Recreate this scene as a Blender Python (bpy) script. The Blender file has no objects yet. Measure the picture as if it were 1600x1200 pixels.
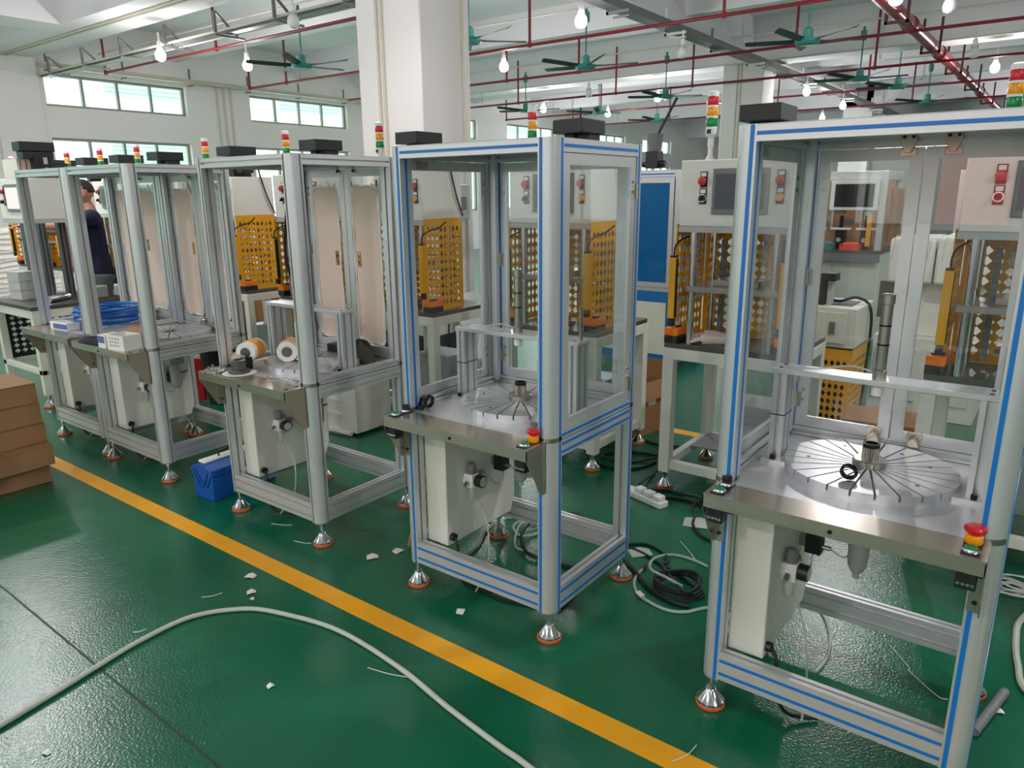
import bpy, bmesh, math, random
from mathutils import Vector, Matrix
random.seed(7)
S = bpy.context.scene
COL = S.collection
PI = math.pi

# ------------------------------------------------------------------ camera
cam = bpy.data.cameras.new('camera'); camo = bpy.data.objects.new('camera', cam); COL.objects.link(camo)
cam.sensor_width = 36; cam.lens = 1137.9/1600*36; cam.clip_start = 0.05; cam.clip_end = 200
YAW, PITCH, ROLL = 0.6474, 0.257, -0.0098
fw = Vector((-math.sin(YAW)*math.cos(PITCH), math.cos(YAW)*math.cos(PITCH), -math.sin(PITCH)))
r0 = Vector((math.cos(YAW), math.sin(YAW), 0)); u0 = r0.cross(fw)
r1 = r0*math.cos(ROLL)+u0*math.sin(ROLL); u1 = -r0*math.sin(ROLL)+u0*math.cos(ROLL)
m = Matrix((r1, u1, -fw)).transposed().to_4x4(); m.translation = (0, 0, 1.6)
camo.matrix_world = m
S.camera = camo

# ------------------------------------------------------------------ world, light, exposure
S.view_settings.view_transform = 'Standard'; S.view_settings.look = 'None'
S.view_settings.gamma = 1; S.view_settings.use_curve_mapping = False
S.view_settings.exposure = 0.48
S.cycles.transparent_max_bounces = 24
S.cycles.max_bounces = 10
SKY_STRENGTH = 2.8
BULB_W = 85.0
w = bpy.data.worlds.new('world'); S.world = w; w.use_nodes = True
bg = w.node_tree.nodes['Background']; bg.inputs[0].default_value = (1.0, 0.995, 0.985, 1); bg.inputs[1].default_value = SKY_STRENGTH

# ------------------------------------------------------------------ materials
def lin(c):
    def f(x):
        x /= 255.0
        return x/12.92 if x <= 0.04045 else ((x+0.055)/1.055)**2.4
    return (f(c[0]), f(c[1]), f(c[2]), 1)

def mat(name, rgb, rough=0.5, metal=0.0, var=0.0, vscale=6.0, bump=0.0, bscale=200.0, emit=0.0, spec=0.5, stretch=None, rvar=0.0, alpha=1.0, trans=0.0):
    mt = bpy.data.materials.new(name); mt.use_nodes = True
    nt = mt.node_tree; b = nt.nodes['Principled BSDF']
    c = lin(rgb)
    b.inputs['Base Color'].default_value = c; b.inputs['Roughness'].default_value = rough
    b.inputs['Metallic'].default_value = metal; b.inputs['Specular IOR Level'].default_value = spec
    b.inputs['Alpha'].default_value = alpha; b.inputs['Transmission Weight'].default_value = trans
    if emit:
        b.inputs['Emission Color'].default_value = c; b.inputs['Emission Strength'].default_value = emit
    if var or bump or rvar:
        tc = nt.nodes.new('ShaderNodeTexCoord'); src = tc.outputs['Object']
        if stretch:
            mp = nt.nodes.new('ShaderNodeMapping'); mp.inputs['Scale'].default_value = stretch
            nt.links.new(src, mp.inputs['Vector']); src = mp.outputs['Vector']
    if var or rvar:
        n = nt.nodes.new('ShaderNodeTexNoise'); n.inputs['Scale'].default_value = vscale; n.inputs['Detail'].default_value = 5
        nt.links.new(src, n.inputs['Vector'])
        if var:
            mx = nt.nodes.new('ShaderNodeMix'); mx.data_type = 'RGBA'
            lo = [max(0, x*(1-var)) for x in c[:3]]+[1]; hi = [min(1, x*(1+var)) for x in c[:3]]+[1]
            mx.inputs['A'].default_value = lo; mx.inputs['B'].default_value = hi
            nt.links.new(n.outputs['Fac'], mx.inputs['Factor']); nt.links.new(mx.outputs['Result'], b.inputs['Base Color'])
        if rvar:
            mr = nt.nodes.new('ShaderNodeMapRange'); mr.inputs['To Min'].default_value = max(0.02, rough-rvar); mr.inputs['To Max'].default_value = rough+rvar
            nt.links.new(n.outputs['Fac'], mr.inputs['Value']); nt.links.new(mr.outputs['Result'], b.inputs['Roughness'])
    if bump:
        n2 = nt.nodes.new('ShaderNodeTexNoise'); n2.inputs['Scale'].default_value = bscale; n2.inputs['Detail'].default_value = 2
        nt.links.new(src, n2.inputs['Vector'])
        bp = nt.nodes.new('ShaderNodeBump'); bp.inputs['Strength'].default_value = bump; bp.inputs['Distance'].default_value = 0.01
        nt.links.new(n2.outputs['Fac'], bp.inputs['Height']); nt.links.new(bp.outputs['Normal'], b.inputs['Normal'])
    return mt

def glass(name, tint, rough=0.01, ior=1.45):
    mt = bpy.data.materials.new(name); mt.use_nodes = True; nt = mt.node_tree
    for n in list(nt.nodes):
        if n.type == 'BSDF_PRINCIPLED': nt.nodes.remove(n)
    o = [n for n in nt.nodes if n.type == 'OUTPUT_MATERIAL'][0]
    t = nt.nodes.new('ShaderNodeBsdfTransparent'); t.inputs[0].default_value = lin(tint)
    g = nt.nodes.new('ShaderNodeBsdfGlossy'); g.inputs['Roughness'].default_value = rough
    f = nt.nodes.new('ShaderNodeFresnel'); ge = nt.nodes.new('ShaderNodeNewGeometry'); mrg = nt.nodes.new('ShaderNodeMapRange')
    mrg.inputs['To Min'].default_value = ior; mrg.inputs['To Max'].default_value = 1/ior   # a pane reflects alike from both of its faces
    nt.links.new(ge.outputs['Backfacing'], mrg.inputs['Value']); nt.links.new(mrg.outputs['Result'], f.inputs['IOR'])
    mx = nt.nodes.new('ShaderNodeMixShader')
    nt.links.new(f.outputs[0], mx.inputs[0]); nt.links.new(t.outputs[0], mx.inputs[1]); nt.links.new(g.outputs[0], mx.inputs[2])
    nt.links.new(mx.outputs[0], o.inputs[0])
    return mt

ALU = mat('anodised_aluminium', (208, 210, 211), 0.38, 0.55, var=0.05, vscale=3, rvar=0.06)
ALUD = mat('aluminium_slot', (92, 94, 96), 0.6, 0.4)
ALUP = mat('machined_aluminium', (214, 214, 217), 0.32, 0.6, var=0.05, vscale=8, rvar=0.08)
BLUE = mat('blue_slot_cover', (2, 116, 200), 0.4)
STEEL = mat('brushed_stainless', (184, 174, 160), 0.24, 0.8, var=0.04, vscale=3, stretch=(1, 4, 4), rvar=0.07)
CHROME = mat('chrome', (214, 214, 216), 0.12, 1.0)
DARKST = mat('dark_steel', (110, 108, 104), 0.35, 0.9)
GEAR = mat('ground_steel', (170, 165, 155), 0.3, 0.95)
BLACK = mat('black_plastic', (26, 27, 29), 0.42)
BLACKO = mat('black_oxide', (38, 36, 36), 0.35, 0.6)
RUBBER = mat('black_rubber', (20, 21, 22), 0.55)
ORANGEPAD = mat('orange_rubber_pad', (224, 92, 42), 0.55)
WHITEP = mat('white_powder_coat', (234, 232, 224), 0.42, var=0.03, vscale=4)
CREAM = mat('cream_powder_coat', (222, 222, 210), 0.45, var=0.03, vscale=4)
WHITE = mat('white_plastic', (236, 236, 232), 0.4)
GREYP = mat('grey_plastic', (120, 122, 124), 0.45)
LGREY = mat('light_grey_plastic', (190, 192, 190), 0.45)
SCREEN = mat('screen_dark', (88, 92, 98), 0.15)
GLASSC = glass('clear_acrylic', (247, 249, 249))
WGLASS = glass('green_window_glass', (232, 249, 243))
FGLASS = glass('front_window_glass', (250, 251, 250))
BLUEACR = mat('blue_acrylic', (0, 98, 160), 0.08)
YELLOW = mat('yellow_paint', (236, 168, 8), 0.42, var=0.05, vscale=5)
ORANGE = mat('orange_plastic', (255, 128, 10), 0.4)
RED = mat('red_plastic', (206, 24, 40), 0.3)
GREEN = mat('green_plastic', (20, 130, 80), 0.35)
AMBER = mat('amber_plastic', (246, 160, 20), 0.3)
LENSR = mat('red_lens', (214, 34, 52), 0.18)
LENSY = mat('amber_lens', (246, 164, 30), 0.18)
LENSG = mat('green_lens', (16, 140, 66), 0.18)
FILM = mat('peach_masking_film', (228, 206, 190), 0.55, var=0.05, vscale=3, bump=0.25, bscale=7)
WRINKLE = mat('white_crinkled_film', (236, 232, 226), 0.3, bump=0.9, bscale=30)
PLASTIC = mat('clear_wrap', (232, 236, 234), 0.15, bump=0.8, bscale=22, alpha=0.45)
KRAFT = mat('brown_cardboard', (156, 116, 80), 0.8, var=0.06, vscale=3)
KRAFTD = mat('dark_cardboard', (150, 108, 70), 0.8, var=0.08, vscale=3)
CLEARTUBE = mat('clear_tube', (206, 214, 206), 0.2, alpha=0.55)
HOSE = mat('pale_hose', (188, 194, 178), 0.35)
WHITECABLE = mat('white_cable', (214, 214, 208), 0.5)
BLUECABLE = mat('blue_cable', (30, 110, 196), 0.45)
NAVYP = mat('navy_paint', (24, 24, 46), 0.45)
REDPIPE = mat('red_sprinkler_pipe', (126, 28, 42), 0.4)
TEAL = mat('teal_enamel', (58, 134, 126), 0.45)
FANB = mat('dark_fan_blade', (52, 60, 62), 0.45)
TRAYM = mat('galvanised_tray', (128, 128, 128), 0.45, 0.6, var=0.12, vscale=9)
GALV = mat('galvanised_sheet', (168, 176, 176), 0.35, 0.8, var=0.16, vscale=60)
CONDUIT = mat('cream_conduit', (214, 206, 190), 0.5)
WALLM = mat('white_plaster', (240, 236, 234), 0.85, var=0.035, vscale=1.2, bump=0.04, bscale=40)
CEILM = mat('ceiling_plaster', (236, 232, 236), 0.9, var=0.03, vscale=0.8)
PAPER = mat('pale_paper', (232, 214, 208), 0.8)
PAPERW = mat('white_paper', (240, 238, 232), 0.8)
INK = mat('dark_ink', (40, 40, 50), 0.7)
TOOLBLUE = mat('blue_enamel', (14, 84, 170), 0.35)
MBLUE = mat('machine_blue', (16, 112, 176), 0.4)
CLOTHK = mat('dark_cloth', (38, 38, 52), 0.9, bump=0.3, bscale=60)
CLOTHB = mat('brown_cloth', (96, 72, 56), 0.9, bump=0.3, bscale=60)
CLOTHG = mat('olive_cloth', (66, 66, 58), 0.9, bump=0.3, bscale=60)
GLOVEM = mat('white_knit', (226, 214, 204), 0.9, bump=0.3, bscale=300)
DARKPROFILE = mat('dark_profile', (120, 124, 130), .4, .8)
SKIN = mat('skin', (186, 132, 106), 0.5)
DRIVEG = mat('drive_grey', (158, 160, 160), 0.45)
HAIR = mat('black_hair', (34, 30, 30), 0.7)
SHIRT = mat('navy_shirt', (20, 24, 56), 0.85, bump=0.2, bscale=20)
TROUS = mat('grey_trousers', (92, 96, 98), 0.85, bump=0.2, bscale=20)
BULBON = mat('lit_bulb', (255, 255, 255), 0.5, emit=14.0)
BULBOFF = mat('frosted_bulb', (228, 230, 232), 0.3)
HMION = mat('lit_hmi', (238, 214, 214), 0.4, emit=0.35)
FACADE = mat('outside_facade', (226, 234, 230), 0.8)
FACADEB = mat('outside_blind', (176, 214, 206), 0.8)
PINKF = mat('outside_red_facade', (232, 120, 116), 0.85)

# floor: glossy green epoxy with an orange-peel skin
FLOORM = bpy.data.materials.new('green_epoxy'); FLOORM.use_nodes = True
nt = FLOORM.node_tree; b = nt.nodes['Principled BSDF']
tc = nt.nodes.new('ShaderNodeTexCoord')
n1 = nt.nodes.new('ShaderNodeTexNoise'); n1.inputs['Scale'].default_value = 1.3; n1.inputs['Detail'].default_value = 8; n1.inputs['Roughness'].default_value = 0.65
nt.links.new(tc.outputs['Object'], n1.inputs['Vector'])
rp = nt.nodes.new('ShaderNodeValToRGB'); rp.color_ramp.elements[0].position = 0.3; rp.color_ramp.elements[0].color = lin((3, 86, 57)); rp.color_ramp.elements[1].position = 0.75; rp.color_ramp.elements[1].color = lin((9, 104, 71))
nt.links.new(n1.outputs['Fac'], rp.inputs['Fac']); nt.links.new(rp.outputs['Color'], b.inputs['Base Color'])
n2 = nt.nodes.new('ShaderNodeTexNoise'); n2.inputs['Scale'].default_value = 110; n2.inputs['Detail'].default_value = 2
nt.links.new(tc.outputs['Object'], n2.inputs['Vector'])
bp = nt.nodes.new('ShaderNodeBump'); bp.inputs['Strength'].default_value = 0.42; bp.inputs['Distance'].default_value = 0.003
nt.links.new(n2.outputs['Fac'], bp.inputs['Height']); nt.links.new(bp.outputs['Normal'], b.inputs['Normal'])
mr = nt.nodes.new('ShaderNodeMapRange'); mr.inputs['To Min'].default_value = 0.12; mr.inputs['To Max'].default_value = 0.3
nt.links.new(n1.outputs['Fac'], mr.inputs['Value']); nt.links.new(mr.outputs['Result'], b.inputs['Roughness'])
LINEM = mat('yellow_floor_paint', (240, 168, 12), 0.35, var=0.12, vscale=9, bump=0.1, bscale=75)

# ------------------------------------------------------------------ mesh helpers
class MB:
    def __init__(s): s.v = []; s.f = []; s.mi = []; s.k = 0
    def add(s, vs, fs):
        o = len(s.v); s.v += [tuple(p) for p in vs]
        for f in fs: s.f.append([i+o for i in f]); s.mi.append(s.k)
        return s
    def box(s, x0, y0, z0, x1, y1, z1):
        return s.add([(x0, y0, z0), (x1, y0, z0), (x1, y1, z0), (x0, y1, z0), (x0, y0, z1), (x1, y0, z1), (x1, y1, z1), (x0, y1, z1)],
                     [(3, 2, 1, 0), (4, 5, 6, 7), (0, 1, 5, 4), (1, 2, 6, 5), (2, 3, 7, 6), (3, 0, 4, 7)])
    def obox(s, c, ax, ay, az, hx, hy, hz):
        c = Vector(c); ax = Vector(ax).normalized()*hx; ay = Vector(ay).normalized()*hy; az = Vector(az).normalized()*hz
        vs = [c+ax*i+ay*j+az*k for k in (-1, 1) for (i, j) in ((-1, -1), (1, -1), (1, 1), (-1, 1))]
        return s.add(vs, [(3, 2, 1, 0), (4, 5, 6, 7), (0, 1, 5, 4), (1, 2, 6, 5), (2, 3, 7, 6), (3, 0, 4, 7)])
    def cyl(s, p0, p1, r, r2=None, n=14):
        p0 = Vector(p0); p1 = Vector(p1); d = (p1-p0).normalized(); r2 = r if r2 is None else r2
        a = d.orthogonal().normalized(); b = d.cross(a)
        vs = []
        for p, rr in ((p0, r), (p1, r2)):
            for i in range(n):
                t = 2*PI*i/n; vs.append(p+(a*math.cos(t)+b*math.sin(t))*rr)
        fs = [(i, (i+1) % n, n+(i+1) % n, n+i) for i in range(n)]+[tuple(range(n))[::-1], tuple(range(n, 2*n))]
        return s.add(vs, fs)
    def lathe(s, prof, c=(0, 0, 0), axis='z', n=20):
        vs = []
        for r, h in prof:
            for i in range(n):
                t = 2*PI*i/n; x, y = r*math.cos(t), r*math.sin(t)
                p = {'z': (x, y, h), 'x': (h, x, y), 'y': (x, h, y)}[axis]
                vs.append((p[0]+c[0], p[1]+c[1], p[2]+c[2]))
        fs = []
        for j in range(len(prof)-1):
            for i in range(n):
                fs.append((j*n+i, j*n+(i+1) % n, (j+1)*n+(i+1) % n, (j+1)*n+i))
        fs.append(tuple(range(n))[::-1]); k = (len(prof)-1)*n; fs.append(tuple(range(k, k+n)))
        return s.add(vs, fs)
    def tube(s, pts, r, n=7, closed=False):
        pts = [Vector(p) for p in pts]; N = len(pts); vs = []; prev = None
        for i, p in enumerate(pts):
            a = pts[(i-1) % N] if (closed or i > 0) else p; c = pts[(i+1) % N] if (closed or i < N-1) else p
            d = (c-a)
            d = d.normalized() if d.length > 1e-9 else Vector((0, 0, 1))
            if prev is None: u = d.orthogonal().normalized()
            else:
                u = prev-d*prev.dot(d); u = u.normalized() if u.length > 1e-6 else d.orthogonal().normalized()
            prev = u; v = d.cross(u)
            rr = r[i] if isinstance(r, (list, tuple)) else r
            for k in range(n):
                t = 2*PI*k/n; vs.append(p+(u*math.cos(t)+v*math.sin(t))*rr)
        fs = []
        for i in range(N if closed else N-1):
            j = (i+1) % N
            for k in range(n): fs.append((i*n+k, i*n+(k+1) % n, j*n+(k+1) % n, j*n+k))
        if not closed: fs += [tuple(range(n))[::-1], tuple(range((N-1)*n, N*n))]
        return s.add(vs, fs)
    def prism(s, poly, axis, a0, a1):
        n = len(poly)
        def P(u, v, a): return {'x': (a, u, v), 'y': (u, a, v), 'z': (u, v, a)}[axis]
        vs = [P(u, v, a0) for u, v in poly]+[P(u, v, a1) for u, v in poly]
        fs = [(i, (i+1) % n, n+(i+1) % n, n+i) for i in range(n)]+[tuple(range(n))[::-1], tuple(range(n, 2*n))]
        return s.add(vs, fs)
    def build(s, name, mats, parent=None, bev=0.0, smooth=40, recalc=True, sub=0):
        me = bpy.data.meshes.new(name); me.from_pydata(s.v, [], s.f)
        if not isinstance(mats, (list, tuple)): mats = [mats]
        for mm in mats: me.materials.append(mm)
        if len(mats) > 1:
            for p, k in zip(me.polygons, s.mi): p.material_index = k
        if recalc:
            bm = bmesh.new(); bm.from_mesh(me); bmesh.ops.recalc_face_normals(bm, faces=bm.faces); bm.to_mesh(me); bm.free()
        if smooth:
            me.polygons.foreach_set('use_smooth', [True]*len(me.polygons)); me.set_sharp_from_angle(angle=math.radians(smooth))
        o = bpy.data.objects.new(name, me); COL.objects.link(o)
        if parent is not None: o.parent = parent
        if bev:
            md = o.modifiers.new('bevel', 'BEVEL'); md.width = bev; md.segments = 2; md.limit_method = 'ANGLE'
        if sub:
            md = o.modifiers.new('subsurf', 'SUBSURF'); md.levels = sub; md.render_levels = sub
        return o

def spline(pts, k=8, closed=False):
    P = [Vector(p) for p in pts]; N = len(P); out = []
    for i in range(N if closed else N-1):
        if closed: a, b, c, d = P[(i-1) % N], P[i], P[(i+1) % N], P[(i+2) % N]
        else: a, b, c, d = P[max(i-1, 0)], P[i], P[i+1], P[min(i+2, N-1)]
        for j in range(k):
            t = j/k
            out.append(0.5*((2*b)+(c-a)*t+(2*a-5*b+4*c-d)*t*t+(3*b-a-3*c+d)*t*t*t))
    if not closed: out.append(P[-1])
    return out

def tag(o, label, cat, group=None, kind=None):
    if label: o['label'] = label
    if cat: o['category'] = cat
    if group: o['group'] = group
    if kind: o['kind'] = kind
    return o
def thing(name, label, cat, loc=(0, 0, 0), rz=0.0, group=None):
    o = bpy.data.objects.new(name, None); COL.objects.link(o); o.empty_display_size = 0.1
    o.location = loc; o.rotation_euler = (0, 0, rz)
    return tag(o, label, cat, group)
def struct(o): o['kind'] = 'structure'; return o
def copy_tree(o, parent=None):
    c = o.copy(); COL.objects.link(c)
    if parent is not None: c.parent = parent
    for ch in list(o.children): copy_tree(ch, c)
    return c
def place(o, loc, rz=0.0): o.location = loc; o.rotation_euler = (0, 0, rz); return o
# ------------------------------------------------------------------ setting
XL, XR, YF, YB, ZC = -14.0, 12.0, -6.0, 34.0, 4.5
fl = struct(MB().box(XL-.3, YF-.3, -.2, XR+.3, YB+.3, 0).build('floor', FLOORM))
ll = MB().box(-13.5, 1.645, 0, 11, 1.735, .0012).build('lane_line', LINEM, fl)
ll['label'] = 'yellow painted lane line running along the aisle'
ll2 = MB().box(-13.5, 4.44, 0, 11, 4.53, .0012).build('lane_line', LINEM, fl)
ll2['label'] = 'yellow painted lane line behind the second machine row'
jt = MB(); y = .9; pts = [(-13, .93), (-8, .92), (-3.45, .905), (-2.5, .893), (-1.74, .886), (1, .88), (8, .87)]
for (xa, ya), (xb, yb) in zip(pts, pts[1:]):
    jt.add([(xa, ya-.004, .0008), (xb, yb-.004, .0008), (xb, yb+.004, .0008), (xa, ya+.004, .0008)], [(0, 1, 2, 3)])
jt.build('floor_joint', mat('dark_joint', (10, 52, 40), 0.6), fl)
struct(MB().box(XL-.3, YF-.3, ZC, XR+.3, YB+.3, ZC+.2).build('ceiling', CEILM))
bays = []
for k in range(-1, 4):
    bays += [(5.69+8.8*k-4.9+4.9, 8.2+8.8*k), (9.6+8.8*k, 12.2+8.8*k)]
bays = [b_ for b_ in bays if b_[0] > YF and b_[1] < YB]
def wall_with(name, axis, lo, hi, at, th, opens, rows):
    mb = MB()
    def bx(a0, a1, z0, z1):
        if axis == 'y': mb.box(min(at, at+th), a0, z0, max(at, at+th), a1, z1)
        else: mb.box(a0, min(at, at+th), z0, a1, max(at, at+th), z1)
    zs = [0]+[z for r in rows for z in r]+[ZC]
    for i in range(0, len(zs), 2): bx(lo, hi, zs[i], zs[i+1])
    for (z0, z1) in rows:
        p = lo
        for a0, a1 in opens: bx(p, a0, z0, z1); p = a1
        bx(p, hi, z0, z1)
    return struct(mb.build(name, WALLM, smooth=0))
ROWS = [(1.1, 2.58), (3.08, 3.61)]
wall_with('wall_left', 'y', YF, YB, XL, -.25, bays, ROWS)
fopens = [(-12.5, -9.9), (-8.6, -6), (-3.2, -.6), (.6, 3.2), (5.5, 8.1)]
wall_with('wall_front', 'x', XL, XR, YF, -.25, fopens, ROWS)
wall_with('wall_back', 'x', XL, XR, YB, .25, [(-12, -9), (-7, -4), (-1, 2), (5, 8)], [(3.08, 3.61)])
struct(MB().box(XR, YF, 0, XR+.25, YB, ZC).build('wall_right', WALLM, smooth=0))
WFR = mat('window_aluminium', (150, 148, 140), 0.5, 0.4)
wn = [0]
def window(axis, a0, a1, z0, z1, at, th, n=4):
    wn[0] += 1
    def B(mb, p0, p1, q0, q1, d0, d1):
        if axis == 'y': mb.box(min(at+d0, at+d1), p0, q0, max(at+d0, at+d1), p1, q1)
        else: mb.box(p0, min(at+d0, at+d1), q0, p1, max(at+d0, at+d1), q1)
        return mb
    e = .045; f = MB(); d0, d1 = th*.35, th*.6
    B(f, a0, a1, z0, z0+e, d0, d1); B(f, a0, a1, z1-e, z1, d0, d1); B(f, a0, a0+e, z0+e, z1-e, d0, d1); B(f, a1-e, a1, z0+e, z1-e, d0, d1)
    fr = struct(f.build('window_%d' % wn[0], WFR))
    for i in range(n):
        p = a0+e+(a1-a0-2*e)*i/n; q = a0+e+(a1-a0-2*e)*(i+1)/n
        B(MB(), p+.012, q-.012, z0+e, z1-e, th*.46, th*.49).build('pane', WGLASS if axis == 'y' else FGLASS, fr)
        if i: B(MB(), p-.02, p+.02, z0+e, z1-e, d0, d1).build('mullion', WFR, fr)
for a0, a1 in bays:
    for z0, z1 in ROWS: window('y', a0, a1, z0, z1, XL, -.25)
for a0, a1 in fopens:
    for z0, z1 in ROWS: window('x', a0, a1, z0, z1, YF, -.25, 3)
for a0, a1 in [(-12, -9), (-7, -4), (-1, 2), (5, 8)]: window('x', a0, a1, 3.08, 3.61, YB, .25)  # back windows added to brighten the dark far end of the hall
# buildings outside the windows
t = thing('exterior_building', 'pale factory block with shuttered windows seen through the left windows', 'building', (-21, 12, 0))
MB().box(-.5, -26, 0, 0, 30, 11).build('facade', FACADE, t)
for k in range(9):
    for z0 in (1.5, 4.2):
        y0 = -24+k*5.5; mb = MB()
        for j in range(14): mb.box(0, y0, z0+j*.11, .05, y0+3, z0+j*.11+.075)
        mb.build('louvred_shutter', FACADEB, t)
t = thing('exterior_building', 'reddish building mirrored in the glass doors of the nearest station', 'building', (-2, -16, 0))
MB().box(-1.2, -.5, 0, 1.6, 0, 3.4).build('facade', PINKF, t)
MB().box(-18, -.8, 0, 22, -.55, 9).build('upper_facade', FACADE, t)
# beams and columns
def beam(x0, y0, z0, x1, y1): return struct(MB().box(x0, y0, z0, x1, y1, ZC).build('ceiling_beam', CEILM, smooth=0))
for y0, y1 in ((-3.75, -3.1), (4.82, 5.55), (13.72, 14.32), (22.5, 23.1), (31.2, 31.8)): beam(XL, y0, 3.8, XR, y1)
for y0 in (-.2, 2.3, 7.85, 10.75, 16.65, 19.6, 25.4): beam(XL, y0, 4.05, XR, y0+.26)
struct(MB().box(-11.7, YF, 3.8, -11.05, 4.82, ZC).build('ceiling_beam', CEILM, smooth=0))
for x0 in (-5.42, -.4, 3.6, 8): beam(x0, YF, 3.95, x0+.5, YB)
BASEK = mat('black_wall_base', (40, 40, 40), 0.5)
def column(x0, y0, x1, y1):
    c = struct(MB().box(x0, y0, 0, x1, y1, ZC).build('column', WALLM, bev=.012))
    MB().box(x0-.004, y0-.004, 0, x1+.004, y1+.004, .27).build('painted_base', BASEK, c)
    return c
c1 = column(-5.54, 5.0, -4.74, 5.66); c2 = column(-5.5, 13.75, -4.75, 14.35); column(-5.5, 22.5, -4.75, 23.1)
column(3.2, 13.75, 4, 14.35); column(3.2, 22.5, 4, 23.1)
for y0 in (4.9, 13.7, 22.5): struct(MB().box(XL, y0, 0, XL+.08, y0+.7, ZC).build('wall_pilaster', WALLM, bev=.01))
# conduits on column faces
for cx, cy in ((-5.54, 5.0), (-5.5, 13.75)):
    for dx in (.28, .345): tag(MB().cyl((cx+dx, cy-.014, .3), (cx+dx, cy-.014, 4.4), .013, n=8).build('conduit', CONDUIT), '%s of two conduits up the front of the %s' % ('left one' if dx < .3 else 'right one', 'near square column' if cy < 6 else 'distant square column'), 'conduit')
tag(MB().cyl((-4.726, 5.56, .3), (-4.726, 5.56, 4.4), .014, n=8).build('conduit', CONDUIT), 'cream conduit up the shaded side of the near column', 'conduit')
for i, y in enumerate((5.35, 8.85, 9.0, 9.15, 12.9, 13.05)):
    tag(MB().cyl((XL+.02, y, .2), (XL+.02, y, 3.7), .018, n=8).build('conduit', CONDUIT),
        ['cream conduit left of the first pair of windows', 'left one of three conduits between the window pairs', 'middle one of three conduits between the window pairs', 'right one of three conduits between the window pairs', 'left one of two conduits right of the second window pair', 'right one of two conduits right of the second window pair'][i], 'conduit')
# thing hung on the near column: grey switch box with its cable
t = thing('switch_box', 'grey switch box on the side of the near column', 'switch box', (-4.74, 5.36, 1.52))
MB().box(0, -.13, -.16, .11, .13, .16).build('box_body', LGREY, t, bev=.008)
MB().box(.11, -.07, -.07, .122, .07, .05).build('cover_flap', GREYP, t, bev=.004)
MB().tube(spline([(.04, -.08, -.16), (.03, -.1, -.7), (.03, -.15, -1.3), (.06, -.22, -1.5)]), .008).build('power_cable', RUBBER, t)

# ---- cable trays
def bracket_x(t, x, y):      # triangular wall bracket, arm along +y
    mb = MB(); mb.box(x-.015, -.17, .0, x+.015, -.14, .24); mb.box(x-.015, -.17, -.035, x+.015, .24, -.01)
    mb.obox((x, .0, .12), (1, 0, 0), (0, 1, -.85), (0, .85, 1), .012, .19, .012)
    return mb.build('bracket', TRAYM, t)
t = thing('cable_tray', 'long cable tray on triangular brackets under the near left beam', 'cable tray', (0, 5.72, 3.52))
mb = MB(); mb.box(XL, -.05, 0, -5.6, .05, .012); mb.box(XL, -.05, .012, -5.6, -.038, .05); mb.box(XL, .038, .012, -5.6, .05, .05); mb.build('tray', TRAYM, t)
mb = MB(); mb.cyl((XL, -.1, .03), (-5.6, -.1, .03), .016, n=8); mb.cyl((XL, .1, .02), (-5.6, .1, .02), .02, n=8); mb.build('conduit_run', CONDUIT, t)
for k in range(7): bracket_x(t, -13.4+k*1.18, 0)
t = thing('cable_tray', 'cable tray running lengthwise from the near column past the distant column', 'cable tray', (-4.58, 0, 3.63))
mb = MB(); mb.box(-.09, 5.6, 0, .09, 31, .015); mb.box(-.09, 5.6, .015, -.075, 31, .09); mb.box(.075, 5.6, .015, .09, 31, .09); mb.build('tray', TRAYM, t)
for k in range(11):
    y = 6.6+k*1.55; mb = MB(); mb.box(-.14, y-.015, -.03, .16, y+.015, 0); mb.box(-.14, y-.015, -.03, -.11, y+.015, .3); mb.box(-.05, y-.01, -.08, .16, y+.01, -.06); mb.build('bracket', TRAYM if k % 2 else WHITE, t)
t = thing('cable_tray', 'wall tray with pale pipe along the tops of the left windows', 'cable tray', (XL+.2, 0, 3.66))
mb = MB(); mb.box(-.05, 5.6, 0, .06, 13.7, .02); mb.cyl((.0, 5.6, .05), (.0, 13.7, .05), .03, n=8); mb.build('tray', CONDUIT, t)
for k in range(7):
    y = 5.7+k*1.25; MB().box(-.1, y-.012, -.05, .08, y+.012, -.03).box(-.02, y-.012, 0, .01, y+.012, .26).build('bracket', TRAYM, t)

# ---- red sprinkler pipes
RP = [(3.3, -13, -5, [-12.4, -9], 'red sprinkler pipe in the upper left corner before the near beam', 3.52),
      (6.14, -12.75, -5.0, [-12.75, -9.6, -6.4], 'red sprinkler pipe nearest the left windows, in front of the near fan', 3.52),
      (8.67, -12.6, 4, [-12.6, -11.5, -8, -6.2, -3.5, -1.2], 'red sprinkler pipe in the second row from the camera', 3.52),
      (11.04, -12.6, 6, [-10.5, -8.4, -6.9, -3.4, -.6, 2], 'red sprinkler pipe in the third row from the camera', 3.52),
      (13.55, -12.5, 6, [-10, -7.6, -6, -2.9, -.2], 'red sprinkler pipe in the fourth row from the camera', 3.48),
      (16.4, -12.5, 6, [-12.5, -9.6, -6.4, -3.6, -.9], 'red sprinkler pipe in the fifth row from the camera', 3.48),
      (19.4, -12.3, 6, [-12.3, -9.2, -6.3, -3.3, -.7], 'red sprinkler pipe in the sixth row from the camera', 3.48)]
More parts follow.
